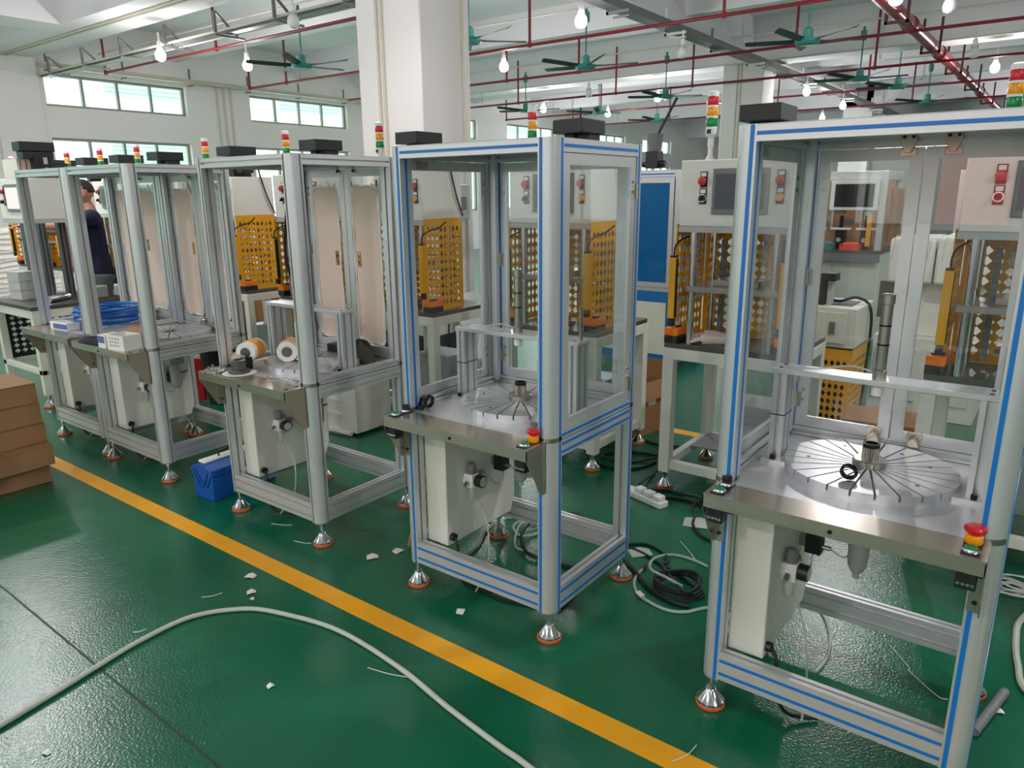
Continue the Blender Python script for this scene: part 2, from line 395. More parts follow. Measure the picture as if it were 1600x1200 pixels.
for y, x0, x1, rs, lab, z in RP:
    t = thing('sprinkler_pipe', lab, 'pipe', (0, y, z), group='red sprinkler branch pipes')
    MB().cyl((x0, 0, 0), (x1, 0, 0), .021, n=8).build('pipe', REDPIPE, t)
    for x in rs:
        MB().cyl((x, 0, 0), (x, 0, .85 if x != x0 else .5), .019, n=8).cyl((x, 0, -.03), (x, 0, .03), .03, n=8).build('riser', REDPIPE, t)
    MB().cyl((x0+1.5, 0, 0), (x0+1.5, 0, .3), .004, n=5).build('hanger_rod', TRAYM, t)
t = thing('sprinkler_main', 'thick red sprinkler main pipe running lengthwise under the ceiling', 'pipe', (-2.0, 0, 3.6))
MB().cyl((0, -2, 0), (0, 31, 0), .083, n=18).build('pipe', mat('red_main_pipe', (160, 48, 60), 0.28), t)
for k, y in enumerate((8.67, 11.04, 13.55, 16.4, 19.4)):
    MB().cyl((0, y-.05, 0), (0, y+.05, 0), .1, n=18).cyl((0, y-.13, 0), (0, y-.1, 0), .094, n=18).build('coupling', REDPIPE, t)
for y in (10.2, 12.7, 15.2, 17.9, 21, 24):
    MB().box(-.13, y-.02, -.12, .13, y+.02, -.09).box(-.13, y-.02, -.12, -.1, y+.02, .35).box(.1, y-.02, -.12, .13, y+.02, .35).build('hanger', mat('dark_red_hanger', (84, 24, 34), .5) if y == 10.2 else bpy.data.materials['dark_red_hanger'], t)

for i, y in enumerate((5.1, 5.17)):
    tag(MB().cyl((XL, y, 3.785), (-5.6, y, 3.785), .012, n=7).build('conduit', CONDUIT), ['nearer one of two pale conduits along the underside of the near left beam', 'farther one of two pale conduits along the underside of the near left beam'][i], 'conduit')
# ---- white conduits carrying lamps and fans
for i, (y, z, x0, x1) in enumerate(((6.6, 3.98, -13.9, -5.6), (9.3, 4.02, -9.6, 6), (12.6, 4.02, -13.9, 6), (13.6, 3.78, -13.9, 6))):
    tag(MB().cyl((x0, y, z), (x1, y, z), .013, n=7).build('lamp_conduit', CONDUIT),
        ['cream lamp conduit crossing nearest the left windows', 'cream lamp conduit carrying the fan beside the near column', 'cream lamp conduit two rows behind the near column', 'cream lamp conduit along the far main beam'][i], 'conduit')

# ---- ceiling fans
def fan(x, y, z, rot, label, tb=FANB, n=5):
    t = thing('ceiling_fan', label, 'fan', (x, y, z), rot, 'teal ceiling fans')
    MB().cyl((0, 0, .1), (0, 0, .62), .011, n=8).lathe([(.03, .55), (.045, .57), (.045, .68), (.02, .7), (.02, 4.0-z if z < 3.2 else .75)], n=12).build('down_rod', TEAL, t)
    MB().lathe([(.03, -.05), (.12, -.045), (.145, -.02), (.14, .01), (.06, .03), (.055, .12), (.03, .14)], n=20).build('motor', TEAL, t)
    for k in range(n):
        a = 2*PI*k/n; c, s_ = math.cos(a), math.sin(a); mb = MB(); vs = []
        for r_, wd, dz in ((.12, .05, 0), (.25, .09, .0), (.5, .1, .012), (.68, .085, .02), (.72, .05, .022)):
            for sg in (-1, 1):
                for th in (-.002, .002): vs.append((c*r_-s_*wd/2*sg, s_*r_+c*wd/2*sg, dz+sg*.016+th))
        fs = []
        for j in range(4):
            o = j*4; fs += [(o, o+2, o+6, o+4), (o+1, o+5, o+7, o+3), (o, o+4, o+5, o+1), (o+2, o+3, o+7, o+6)]
        fs += [(0, 1, 3, 2), (16, 18, 19, 17)]
        mb.add(vs, fs).build('blade', tb, t)
for x, y, z, rt, lab in ((-8.68, 6.82, 3.3, .3, 'teal ceiling fan between the near column and the left windows'),
                    (-5.84, 6.97, 3.3, 1.05, 'ceiling fan half hidden behind the near column'),
                    (-5.75, 9.38, 3.3, .55, 'teal ceiling fan right of the near column, nearest on that side'),
                    (-2.81, 9.55, 3.3, .75, 'teal ceiling fan nearest the thick red main pipe'),
                    (-3.03, 13.2, 3.3, .5, 'teal ceiling fan in the second row beside the red main pipe'),
                    (-2.73, 14.6, 3.3, .4, 'teal ceiling fan in the third row beside the red main pipe'),
                    (-2.7, 17.5, 3.3, .2, 'teal ceiling fan in the fourth row beside the red main pipe'),
                    (-6.36, 13.2, 3.3, .8, 'teal ceiling fan left of the distant column, nearest it'),
                    (-8.71, 14.8, 3.3, .1, 'teal ceiling fan over the far left, above the two nearer lamps'),
                    (-9.69, 13.4, 3.3, .6, 'teal ceiling fan just right of the near column, far behind'),
                    (-8.54, 17.3, 3.3, .9, 'teal ceiling fan farthest off, above the black funnel')):
    fan(x, y, z, rt, lab)

# ---- lamps: bulb in a white holder with a drop pipe; the lit ones carry a lamp
def lamp(x, y, z, on, label, w_=1.0):
    t = thing('ceiling_lamp', label, 'lamp', (x, y, z), 0, 'bulb lamps under the ceiling')
    MB().lathe([(.026, .06), (.03, .07), (.03, .13), (.012, .14), (.012, .24)], n=12).build('lamp_holder', WHITE, t)
    MB().lathe([(.028, .065), (.036, .03), (.058, .0), (.066, -.04), (.058, -.078), (.034, -.1), (.002, -.108)], n=16).build('bulb', BULBON if on else BULBOFF, t)
    if not on:
        mb = MB()
        for k in range(10):
            a = 2*PI*k/10; mb.obox((.042*math.cos(a), .042*math.sin(a), .02), (math.cos(a), math.sin(a), 0), (-math.sin(a), math.cos(a), 0), (0, 0, 1), .004, .004, .035)
        mb.build('heat_fins', LGREY, t)
    if on:
        for kind, share in (('POINT', .3), ('SPOT', .72)):     # bare bulb glow plus the stronger downward throw
            L = bpy.data.lights.new('lamp_light', kind); L.energy = BULB_W*w_*share; L.shadow_soft_size = .06; L.color = (1, .965, .98)
            if kind == 'SPOT': L.spot_size = 2.9; L.spot_blend = .6
            lo = bpy.data.objects.new('lamp_light', L); COL.objects.link(lo); lo.parent = t; lo.location = (0, 0, -.19)
for x, y, on, lab in ((-9.78, 5.44, 1, 'lit bulb under the near left cable tray'), (-9.6, 6.6, 1, 'lit bulb left of the teal fan by the left windows'),
        (-6.87, 5.33, 0, 'unlit bulb hanging from the tray left of the near column'), (-6.91, 9.02, 1, 'lit bulb just right of the near column'),
        (-4.51, 7.25, 1, 'large lit bulb at the near end of the lengthwise cable tray'), (-4.45, 9.69, 0, 'unlit bulb under the lengthwise cable tray'),
        (-7.53, 12.41, 0, 'unlit bulb on the conduit behind the nearest teal fan'), (-6.85, 13.88, 1, 'lit bulb beside the fan left of the distant column'),
        (-6.77, 16.6, 1, 'lit bulb touching the outline of the distant column'), (-9.06, 15.8, 1, 'lit bulb over the far left fans, right one of two'),
        (-9.65, 14.0, 1, 'lit bulb over the far left fans, left one of two'), (-4.32, 14.9, 1, 'lit bulb beyond the distant column, nearer of two'),
        (-4.39, 17.9, 1, 'lit bulb beyond the distant column, farther of two'), (-1.4, 12.25, 0, 'unlit bulb right of the red main pipe'),
        (-1.29, 13.95, 1, 'lit bulb right of the red main pipe'), (-1.3, 9.04, 0, 'unlit bulb at the top edge beside the red main pipe'),
        (-8.5, 2.5, 1, 'lit bulb over the aisle at the left'), (-5.6, -1.8, 1, 'added fill bulb over the aisle before the carton stack'), (-4.2, 3.7, .5, 'lit bulb above the third station'), (-1.66, 8.33, 1, 'lit bulb just above the picture near the red main pipe'),  # the bulb before the carton stack is an added fill light
        (-1.2, -2.2, 1, 'added fill bulb over the aisle behind the camera'), (.2, 3.9, 1, 'added fill bulb above the nearest station'), (2.6, .8, 1, 'added fill bulb over the aisle at the right'),  # unseen bulbs added as fill light for the foreground
        (2.4, 7.5, 1, 'added fill bulb over the right-hand presses'), (2.0, 13.5, 1, 'added fill bulb far at the right'), (5, 20, 1, 'added fill bulb in the far right corner'), (-1, 21, 1, 'added fill bulb in the last row beside the red main pipe'), (-1, 27, 1, 'added fill bulb by the back wall'), (-8, 27, 1, 'added fill bulb by the back wall at the left'), (-12, 19, 1, 'added fill bulb by the far left windows'), (6, 9, 1, 'added fill bulb by the right wall'), (-3.4, -4, 1, 'added fill bulb by the front wall'), (2.5, -3.5, 1, 'added fill bulb by the front wall at the right'), (-9, -4, 1, 'added fill bulb by the front wall at the left'), (6, 1, 1, 'added fill bulb over the right end of the aisle'), (-5.5, 20.5, 1, 'added fill bulb in the last row'), (-7.0, 1.7, 1, 'lit bulb above the first station')):  # all but the first-station bulb added to brighten far end and camera side
    lamp(x, y, 3.4 if y > 4.5 else 3.55, on, lab, on)
# ------------------------------------------------------------------ assembly stations (front row)
SW, SD, HP, ZB, ZT, ZM = .665, .55, .03, .115, 1.765, .775
def post_section(e=0.0):
    g, d = .0055, .014; h = HP+e
    p = [(-h, -h), (-g, -h), (-g, -h+d), (g, -h+d), (g, -h), (h, -h)]
    p += [(h, -.018-g), (h-d, -.018-g), (h-d, -.018+g), (h, -.018+g)]
    R = .04
    for k in range(9):
        a = PI/2*k/8; p.append((h-R+R*math.cos(a), h-R+R*math.sin(a)))
    p += [(-.018+g, h), (-.018+g, h-d), (-.018-g, h-d), (-.018-g, h), (-h, h)]
    p += [(-h, g), (-h+d, g), (-h+d, -g), (-h, -g)]
    return p
def rect_section(w_, h_, na, nb):
    """rectangle 0..w x 0..h with na slots in the two h-long sides and nb in the two w-long sides"""
    g, d = .005, .012; p = []
    cs = [w_*(i+.5)/nb for i in range(nb)] if nb else []
    p.append((0, 0))
    for c in cs: p += [(c-g, 0), (c-g, d), (c+g, d), (c+g, 0)]
    p.append((w_, 0))
    ch = [h_*(i+.5)/na for i in range(na)] if na else []
    for c in ch: p += [(w_, c-g), (w_-d, c-g), (w_-d, c+g), (w_, c+g)]
    p.append((w_, h_))
    for c in cs[::-1]: p += [(c+g, h_), (c+g, h_-d), (c-g, h_-d), (c-g, h_)]
    p.append((0, h_))
    for c in ch[::-1]: p += [(0, c+g), (d, c+g), (d, c-g), (0, c-g)]
    return p
def rail(axis, a0, a1, u0, v0, w_, h_, na, nb):
    return MB().prism([(u0+u, v0+v) for u, v in rect_section(w_, h_, na, nb)], axis, a0, a1)
def levelling_foot(t, x, y, zt, s=1.0):
    f = MB().cyl((x, y, .03), (x, y, zt), .0085, n=10).cyl((x, y, zt-.02), (x, y, zt-.008), .014, n=6)
    f.lathe([(.044*s, .014), (.044*s, .022), (.036*s, .03), (.018*s, .055), (.014, .062), (.009, .064)], (x, y, 0), n=20)
    f = f.build('levelling_foot', CHROME, t)
    MB().lathe([(.043*s, 0), (.046*s, .003), (.046*s, .012), (.043*s, .015)], (x, y, 0), n=20).build('rubber_pad', ORANGEPAD, f)
def hinge(t, x, y, z, axis):
    mb = MB(); d = .016
    if axis == 'x': mb.box(x, y-d, z-.026, x+.004, y-.002, z+.026).box(x, y+.002, z-.026, x+.004, y+d, z+.026).cyl((x+.004, y, z-.028), (x+.004, y, z+.028), .005, n=8)
    else: mb.box(x-d, y-.004, z-.026, x-.002, y, z+.026).box(x+.002, y-.004, z-.026, x+d, y, z+.026).cyl((x, y-.004, z-.028), (x, y-.004, z+.028), .005, n=8)
    return mb.build('hinge', GEAR, t)
def film_panel(w_, h_, seed, hole):
    """masking film left on an acrylic pane: wavy outline with rolled-back white edge; local u 0..w, v 0..h, extruded in thickness"""
    rnd = random.Random(seed)
    def ring(inset, amp):
        pts = []
        def L(a, b_, n):
            for i in range(n+1):
                t = i/n; pts.append([a[0]+(b_[0]-a[0])*t+rnd.uniform(-amp, amp), a[1]+(b_[1]-a[1])*t+rnd.uniform(-amp, amp)])
        i_ = inset; c = .018
        L((i_+c, i_), (w_-i_-c, i_), 5); L((w_-i_, i_+c), (w_-i_, h_-i_-c), 14); L((w_-i_-c, h_-i_), (i_+c, h_-i_), 5); L((i_, h_-i_-c), (i_, i_+c), 14)
        return pts
    return ring(.012, .004), ring(.022, .006)
def film_door(door, x0, x1, y, z0, z1, seed, hole):
    o, inn = film_panel(x1-x0, z1-z0-.03, seed, hole)
    # flat film with a cut-out handle slot: inner ring to slot ring
    hx, hz = (x1-x0)*(.2 if hole == 'l' else .78), .40
    slot = [(hx-.014, hz), (hx+.014, hz), (hx+.014, hz+.075), (hx-.014, hz+.075)]
    mb = MB(); bm_v = [(x0+u, y, z0+v) for u, v in inn]
    # triangulated by Blender: split film in four quads around the slot
    W, H = x1-x0, z1-z0-.03; e = .022
    n = len(inn)
    me = bmesh.new(); vo = [me.verts.new((x0+u, y-.001, z0+v)) for u, v in inn]; vs = [me.verts.new((x0+u, y-.001, z0+v)) for u, v in slot]
    es = [me.edges.new((vo[i], vo[(i+1) % n])) for i in range(n)]+[me.edges.new((vs[i], vs[(i+1) % 4])) for i in range(4)]
    bmesh.ops.triangle_fill(me, use_beauty=True, use_dissolve=False, edges=es, normal=(0, -1, 0))
    r = bmesh.ops.solidify(me, geom=me.faces[:], thickness=.0012)
    m_ = bpy.data.meshes.new('masking_film'); me.to_mesh(m_); me.free(); m_.materials.append(FILM)
    ob = bpy.data.objects.new('masking_film', m_); COL.objects.link(ob); ob.parent = door; ob['label'] = 'peach masking film still on the pane'
    rim = MB(); rnd = random.Random(seed+5)
    mid = [((a[0]+b_[0])/2, (a[1]+b_[1])/2) for a, b_ in zip(o, inn)]
    rim.tube([(x0+u, y-.003, z0+v) for u, v in mid], [rnd.uniform(.003, .009) for _ in mid], n=5, closed=True)
    k = n//2
    for q in range(4):
        u, v = mid[(k-2+q) % n]; rim.cyl((x0+u, y-.004, z0+v), (x0+u+rnd.uniform(-.02, .02), y-.012, z0+v+rnd.uniform(.015, .04)), .008, .002, n=5)
    r_ = rim.build('rolled_film_edge', WRINKLE, door); r_['label'] = 'white crinkled film edge'
def door_frame(axis, a0, a1, z0, z1, c, th, st=.036):
    mb = MB()
    def B(p0, p1, q0, q1):
        if axis == 'y': mb.box(c, p0, q0, c+th, p1, q1)
        else: mb.box(p0, c, q0, p1, c+th, q1)
    B(a0, a0+st, z0, z1); B(a1-st, a1, z0, z1); B(a0+st, a1-st, z0, z0+st); B(a0+st, a1-st, z1-st, z1)
    return mb
def screws(t, pts, axis):
    for x, y, z in pts:
        d = (.003, 0, 0) if axis == 'x' else (0, .003, 0)
        MB().cyl((x-d[0], y-d[1], z), (x+d[0], y+d[1], z), .006, n=8).build('screw_head', GEAR, t)
def slotted_table(R, zb, zt, n, r_in, cx, cy):
    mb = MB().lathe([(R, zb), (R, (zb+zt)/2-.003), (r_in, (zb+zt)/2-.003)], (cx, cy, 0), n=72)
    g = .003
    for k in range(n):
        a0 = 2*PI*k/n; a1 = 2*PI*(k+1)/n; poly = []
        for j in range(4):
            lo = a0+g/R; hi = a1-g/R; a = lo+(hi-lo)*j/3; poly.append((cx+R*math.cos(a), cy+R*math.sin(a)))
        for j in range(2):
            lo = a0+g/r_in; hi = a1-g/r_in; a = hi+(lo-hi)*j; poly.append((cx+r_in*math.cos(a), cy+r_in*math.sin(a)))
        mb.prism(poly, 'z', (zb+zt)/2-.003, zt)
    return mb
def push_button(t, x, y, z, kind):
    if kind == 'estop':
        b_ = MB().lathe([(.018, z), (.02, z+.004), (.02, z+.018), (.016, z+.022)], (x, y, 0), n=18).build('emergency_stop', AMBER, t); b_['label'] = 'red mushroom emergency stop on amber collar'
        MB().lathe([(.011, z+.02), (.014, z+.028), (.024, z+.031), (.025, z+.038), (.02, z+.044), (.008, z+.046)], (x, y, 0), n=20).build('mushroom_cap', RED, b_)
        return
    b_ = MB().lathe([(.019, z), (.02, z+.003), (.017, z+.007), (.0165, z+.009)], (x, y, 0), n=20)
    if kind == 'start':
        b_ = b_.build('start_button', CHROME, t); b_['label'] = 'green push button with chrome ring'
        MB().lathe([(.0135, z+.009), (.0135, z+.012), (.012, z+.013)], (x, y, 0), n=18).build('button_cap', GREEN, b_)
    else:
        b_ = b_.build('selector_switch', CHROME, t); b_['label'] = 'black selector switch with chrome ring'
        MB().lathe([(.014, z+.009), (.013, z+.014)], (x, y, 0), n=18).obox((x, y, z+.02), (.8, .6, 0), (-.6, .8, 0), (0, 0, 1), .013, .005, .009).build('selector_knob', BLACK, b_)

def air_regulator(t, x, y, z):
    b_ = MB().box(x, y-.022, z-.03, x+.045, y+.022, z+.03).box(x, y-.03, z-.012, x+.03, y+.034, z+.012).build('air_regulator', WHITE, t, bev=.004)
    cx = x+.024
    MB().lathe([(.019, z+.03), (.021, z+.034), (.02, z+.07), (.014, z+.075)], (cx, y, 0), n=16).build('regulator_knob', GREYP, b_)
    MB().cyl((cx+.02, y+.012, z-.002), (cx+.052, y+.012, z-.002), .026, n=22).build('pressure_gauge', BLACK, b_)
    MB().cyl((cx+.052, y+.012, z-.002), (cx+.0535, y+.012, z-.002), .021, n=22).build('gauge_dial', LGREY, b_)
    MB().lathe([(.005, z-.095), (.008, z-.088), (.013, z-.08), (.015, z-.05), (.012, z-.03)], (cx, y, 0), n=14).build('drain_bowl', CLEARTUBE, b_)
    MB().cyl((cx, y+.03, z), (cx, y+.06, z+.012), .008, n=10).cyl((cx, y+.055, z+.01), (cx, y+.075, z+.014), .012, n=6).cyl((cx, y-.03, z), (cx, y-.045, z-.012), .008, n=10).build('pipe_fitting', GEAR, b_)

def station(loc, label, blue, film, bridge, cyl, hub, doors, tubes=True):
    t = thing('assembly_station', label, 'assembly station', loc, 0, 'aluminium framed assembly stations')
    ps = [(0, 0, -1, -1), (SW, 0, 1, -1), (SW, SD, 1, 1), (0, SD, -1, 1)]
    for x, y, sx, sy in ps:
        p = MB().prism([(x+sx*u, y+sy*v) for u, v in post_section()], 'z', ZB, ZT).build('corner_post', ALU, t, smooth=25)
        MB().prism([(x+sx*u, y+sy*v) for u, v in post_section(.0008)], 'z', ZM-.004, ZM+.012).build('post_clamp_band', GEAR, p, smooth=25)
        MB().prism([(x+sx*u*.98, y+sy*v*.98) for u, v in post_section()], 'z', ZB-.006, ZB).build('post_end_cap', GREYP, p, smooth=25)
        if blue:
            for z0, z1 in ((ZB+.002, ZM-.006), (ZM+.014, ZT-.002)):
                def sc(u0, v0, u1, v1):
                    xs = sorted((x+sx*u0, x+sx*u1)); ys = sorted((y+sy*v0, y+sy*v1))
                    MB().box(xs[0], ys[0], z0, xs[1], ys[1], z1).build('slot_cover', BLUE, p, smooth=0)
                sc(.024, -.0233, .0312, -.0127); sc(-.0233, .024, -.0127, .0312); 
                if z0 > .5: sc(-.0312, -.0053, -.024, .0053)
        levelling_foot(t, x, y, ZB)
    # rails: front/back along x, sides along y
    def R(axis, a0, a1, u0, v0, w_, h_, na, nb, out):
        r = rail(axis, a0, a1, u0, v0, w_, h_, na, nb).build('frame_rail', ALU, t, smooth=25)
        if blue and out:
            for i in range(na):
                zc = v0+h_*(i+.5)/na; e = .0048
                if axis == 'x': a = (a0+.002, u0-.0012, zc-e, a1-.002, u0+.005, zc+e) if out < 0 else (a0+.002, u0+w_-.005, zc-e, a1-.002, u0+w_+.0012, zc+e)
                else: a = (u0-.0012, a0+.002, zc-e, u0+.005, a1-.002, zc+e) if out < 0 else (u0+w_-.005, a0+.002, zc-e, u0+w_+.0012, a1-.002, zc+e)
                MB().box(*a).build('slot_cover', BLUE, r, smooth=0)
    for u0, out in ((-HP, -1), (SD+HP-.04, 1)):
        R('x', HP, SW-HP, u0, 1.722, .04, .04, 1, 1, out); R('x', HP, SW-HP, u0, .12, .04, .09, 2, 1, out); R('x', HP, SW-HP, u0, .714, .04, .058, 2, 1, out)
        if out > 0: R('x', HP, SW-HP, u0, .776, .04, .028, 1, 1, out)
    for u0, out in ((-HP, -1), (SW+HP-.04, 1)):
        R('y', HP, SD-HP, u0, 1.722, .04, .04, 1, 1, out); R('y', HP, SD-HP, u0, .12, .04, .09, 2, 1, out); R('y', HP, SD-HP, u0, .714, .04, .058, 2, 1, out); R('y', HP, SD-HP, u0, .776, .04, .028, 1, 1, out)
    MB().box(.0, -.028, .758, SW, SD+.02, .7745).build('table_plate', ALUP, t)
    MB().box(-.02, -.02, 1.7625, SW+.02, SD+.02, 1.766).build('top_cover_sheet', LGREY, t)
    cx, cy = .33, .285
    tt = slotted_table(.237, .7745, .803, 24, .03 if hub else .012, cx, cy).build('slotted_turntable', ALUP, t, smooth=30)
    for a in (.5, 1.2, 2.2, 3.3, 4.6, 5.7): MB().cyl((cx+.17*math.cos(a), cy+.17*math.sin(a), .8), (cx+.17*math.cos(a), cy+.17*math.sin(a), .8035), .006, n=10).build('bolt_hole', BLACKO, tt)
    if hub:
        MB().lathe([(.046, .79), (.047, .805), (.047, .822), (.044, .825), (.03, .8252)], (cx, cy, 0), n=32).build('hub_flange', GEAR, tt)
        poly = []
        for k in range(48):
            a = 2*PI*k/48; rr = .0235 if k % 2 else .021; poly.append((cx+rr*math.cos(a), cy+rr*math.sin(a)))
        MB().prism(poly, 'z', .82, .86).build('splined_hub', GEAR, tt, smooth=0)
        MB().lathe([(.022, .86), (.0235, .861), (.0235, .872), (.017, .873), (.017, .866)], (cx, cy, 0), n=24).build('hub_ring', BLACKO, tt)
    else:
        MB().lathe([(.03, .79), (.03, .8), (.01, .8005)], (cx, cy, 0), n=24).build('centre_bore', DARKST, tt)
    MB().box(cx-.045, cy-.045, .6, cx+.045, cy+.045, .758).box(cx-.055, cy-.03, .63, cx+.055, cy+.03, .73).build('drive_housing', DRIVEG, t, bev=.005)
    MB().lathe([(.012, .448), (.02, .455), (.028, .475), (.03, .5), (.03, .6)], (cx, cy, 0), n=18).cyl((cx, cy, .43), (cx, cy, .45), .01, n=8).build('drive_cylinder', DRIVEG, t)
    # operator shelf
    sx0, sx1 = -.012, .668
    MB().box(sx0, -.142, .7725, sx1, -.0305, .7755).box(sx0, -.142, .737, sx1, -.139, .7725).build('operator_shelf', STEEL, t)
    for x in (sx0, sx1-.003):
        sh = MB().prism([(-.142, .7722), (-.142, .735), (-.055, .588), (-.031, .588), (-.031, .7722)], 'x', x, x+.003)
        xf = (x, x+.03) if x < .3 else (x-.027, x+.003)
        sh.box(xf[0], -.0335, .588, xf[1], -.031, .7722)
        sh = sh.build('shelf_bracket', STEEL, t)
        MB().cyl(((xf[0]+xf[1])/2, -.036, .615), ((xf[0]+xf[1])/2, -.033, .615), .006, n=8).build('bracket_bolt', BLACKO, sh)
    MB().cyl((.33, -.145, .755), (.33, -.141, .755), .006, n=8).build('shelf_bolt', BLACKO, t)
    if blue:
        for x, kinds in ((.022, ('start', 'selector')), (.632, ('start', 'estop'))):
            MB().box(x-.02, -.128, .7757, x+.02, -.03, .7775).build('button_plate', BLACK, t, bev=.0008)
            push_button(t, x, -.105, .7775, kinds[0]); push_button(t, x, -.05, .7775, kinds[1])
            mb = MB().box(x-.022, -.132, .69, x+.022, -.09, .77); mb = mb.build('switch_block', BLACK, t, bev=.003)
            q = MB()
            for j in range(4): q.cyl((x-.015+j*.01, -.1335, .704), (x-.015+j*.01, -.131, .704), .0042, n=8)
            q.build('terminal_screws', CHROME, mb)
            MB().tube(spline([(x, -.1, .72), (x+.03, -.07, .705), (x+.08 if x < .3 else x-.08, -.04, .715)]), .004, n=6).build('switch_wire', RUBBER, t)
    else:
        for x, y in ((.02, -.105), (.02, -.05), (.632, -.105), (.632, -.05)): MB().cyl((x, y, .7745), (x, y, .7762), .0115, n=14).build('button_cutout', BLACKO, t)
    # electrical box
    eb = MB()
    eb.prism([(.035, .2), (.46, .2), (.49, .27), (.49, .71), (.035, .71)], 'x', .03, .142)
    eb = eb.build('electrical_box', CREAM, t, bev=.004)
    air_regulator(t, .142, .165, .455)
    MB().cyl((.142, .06, .235), (.16, .06, .235), .016, n=16).build('cable_gland', BLACK, eb)
    if tubes:
        MB().tube(spline([(.16, .06, .235), (.18, .05, .2), (.19, .03, .13), (.22, .06, .03), (.3, .12, .008)]), .006).build('power_cable', RUBBER, t)
        MB().tube(spline([(.17, .24, .47), (.18, .3, .4), (.18, .34, .39), (.18, .36, .42), (.185, .35, .456)]), .0035, n=6).build('air_tube', CLEARTUBE, t)
        MB().tube(spline([(.167, .18, .38), (.2, .2, .3), (.23, .19, .2), (.25, .15, .09), (.27, .05, .03)]), .004, n=6).build('air_tube', CLEARTUBE, t)
        v = MB().box(.165, .31, .455, .215, .36, .52).build('solenoid_valve', BLACK, t, bev=.003)
        MB().box(.142, .325, .47, .165, .345, .505).box(.17, .315, .5202, .21, .355, .55).cyl((.19, .36, .5), (.19, .4, .5), .009, n=8).cyl((.19, .4, .5), (.25, .41, .52), .006, n=8).cyl((.215, .33, .48), (.24, .33, .48), .008, n=8).build('valve_fittings', GEAR, v)
        MB().tube(spline([(.24, .33, .48), (.28, .32, .47), (.3, .3, .5), (.29, .28, .6)]), .003, n=6).tube(spline([(.19, .34, .55), (.22, .34, .58), (.26, .33, .57), (.29, .3, .62)]), .003, n=6).build('valve_tubes', CLEARTUBE, v)
    # bridge with cylinder
    if bridge:
        for x in (.045, .585):
            p = MB().prism([(x+u, .232+v) for u, v in rect_section(.04, .08, 2, 1)], 'z', .7745, 1.058).build('bridge_post', ALU, t, smooth=25)
            fx = (x-.012, x+.07) if x < .3 else (x-.03, x+.052)
            MB().box(fx[0], .205, .7745, fx[1], .335, .786).build('base_flange', ALUP, p)
            MB().cyl((x+.02, .218, .786), (x+.02, .218, .8), .008, n=10).cyl((x+.02, .324, .786), (x+.02, .324, .8), .008, n=10).build('flange_bolt', BLACKO, p)
        br = MB().box(.04, .23, 1.058, .63, .314, 1.074).build('bridge_plate', ALUP, t, bev=.0015)
        MB().cyl((.06, .25, 1.0742), (.06, .25, 1.0755), .006, n=10).cyl((.06, .295, 1.0742), (.06, .295, 1.0755), .006, n=10).cyl((.607, .25, 1.0742), (.607, .25, 1.0755), .006, n=10).cyl((.607, .295, 1.0742), (.607, .295, 1.0755), .006, n=10).build('plate_bolt', BLACKO, br)
        if cyl:
            c = MB().lathe([(.0185, 1.074), (.0185, 1.098), (.0155, 1.1), (.0155, 1.288), (.018, 1.29), (.018, 1.315), (.015, 1.317)], (cx, .272, 0), n=20).build('press_cylinder', GEAR, t)
            MB().lathe([(.0163, 1.17), (.0163, 1.175)], (cx, .272, 0), n=20).lathe([(.0163, 1.225), (.0163, 1.23)], (cx, .272, 0), n=20).build('cylinder_band', BLACKO, c)
            MB().lathe([(.012, 1.02), (.0165, 1.024), (.0165, 1.05), (.008, 1.053), (.008, 1.058)], (cx, .272, 0), n=18).build('press_nozzle', WHITE, c)
            MB().tube(spline([(cx-.02, .27, 1.09), (cx-.08, .265, 1.1), (cx-.17, .25, 1.082), (cx-.25, .25, 1.08), (.1, .3, 1.05), (.07, .33, .95), (.06, .37, .85)]), .0035, n=6).build('air_tube', CLEARTUBE, t)
            MB().box(.622, .25, 1.074, .629, .262, 1.2).build('sensor_strip', GEAR, br)
        if blue:
            MB().box(.0444, .2313, .925, .0856, .2323, .9285).box(.0444, .3117, .925, .0856, .3127, .9285).box(.0437, .2313, .925, .0447, .3127, .9285).box(.0853, .2313, .925, .0863, .3127, .9285).build('cable_tie', BLACKO, t)
    # doors
    z0, z1 = .806, 1.72
    if doors:
        for side in (-1, 1):
            c = SW+.012 if side > 0 else -.026
            d = door_frame('y', .035, .515, z0, z1, c, .014).build('side_door', ALU, t, smooth=25)
            MB().box(c+.004, .07, z0+.035, c+.009, .48, z1-.035).build('door_pane', GLASSC, d)
            for z in (1.0-.13, 1.6): hinge(d, c+.014 if side > 0 else c-.008, .524, z, 'x')
            xs = c+.014 if side > 0 else c
            screws(d, [(c+.014, .497, z) for z in (.9, .935, 1.6, 1.635)]+[(c, .497, z) for z in (.9, .935, 1.6, 1.635)], 'x')
            MB().box(c+.0 if side > 0 else c+.014, .1, 1.69, c-.02 if side > 0 else c+.034, .14, 1.715).build('roller_catch', GEAR, d)
    for i, (x0, x1) in enumerate(((.034, .3305), (.3345, .631))):
        d = door_frame('x', x0, x1, z0, z1, SD+.002, .014).build('back_door', ALU, t, smooth=25)
        if film:
            MB().box(x0+.035, SD+.008, z0+.035, x1-.035, SD+.012, z1-.035).build('door_pane', GLASSC, d)
            film_door(d, x0+.036, x1-.036, SD+.003, z0+.036, z1-.036, int(loc[0]*100)+i, 'r' if i == 0 else 'l')
        else:
            MB().box(x0+.035, SD+.006, z0+.035, x1-.035, SD+.011, z1-.035).build('door_pane', GLASSC, d)
        hx = x0-.003 if i == 0 else x1+.003
        for z in (.9, 1.32): hinge(d, hx, SD+.002, z, 'y')
        xs = x0+.018 if i == 0 else x1-.018
        screws(d, [(xs, SD+.002, z) for z in (.9, .935, 1.6, 1.635)], 'y')
        xc = .288 if i == 0 else .405
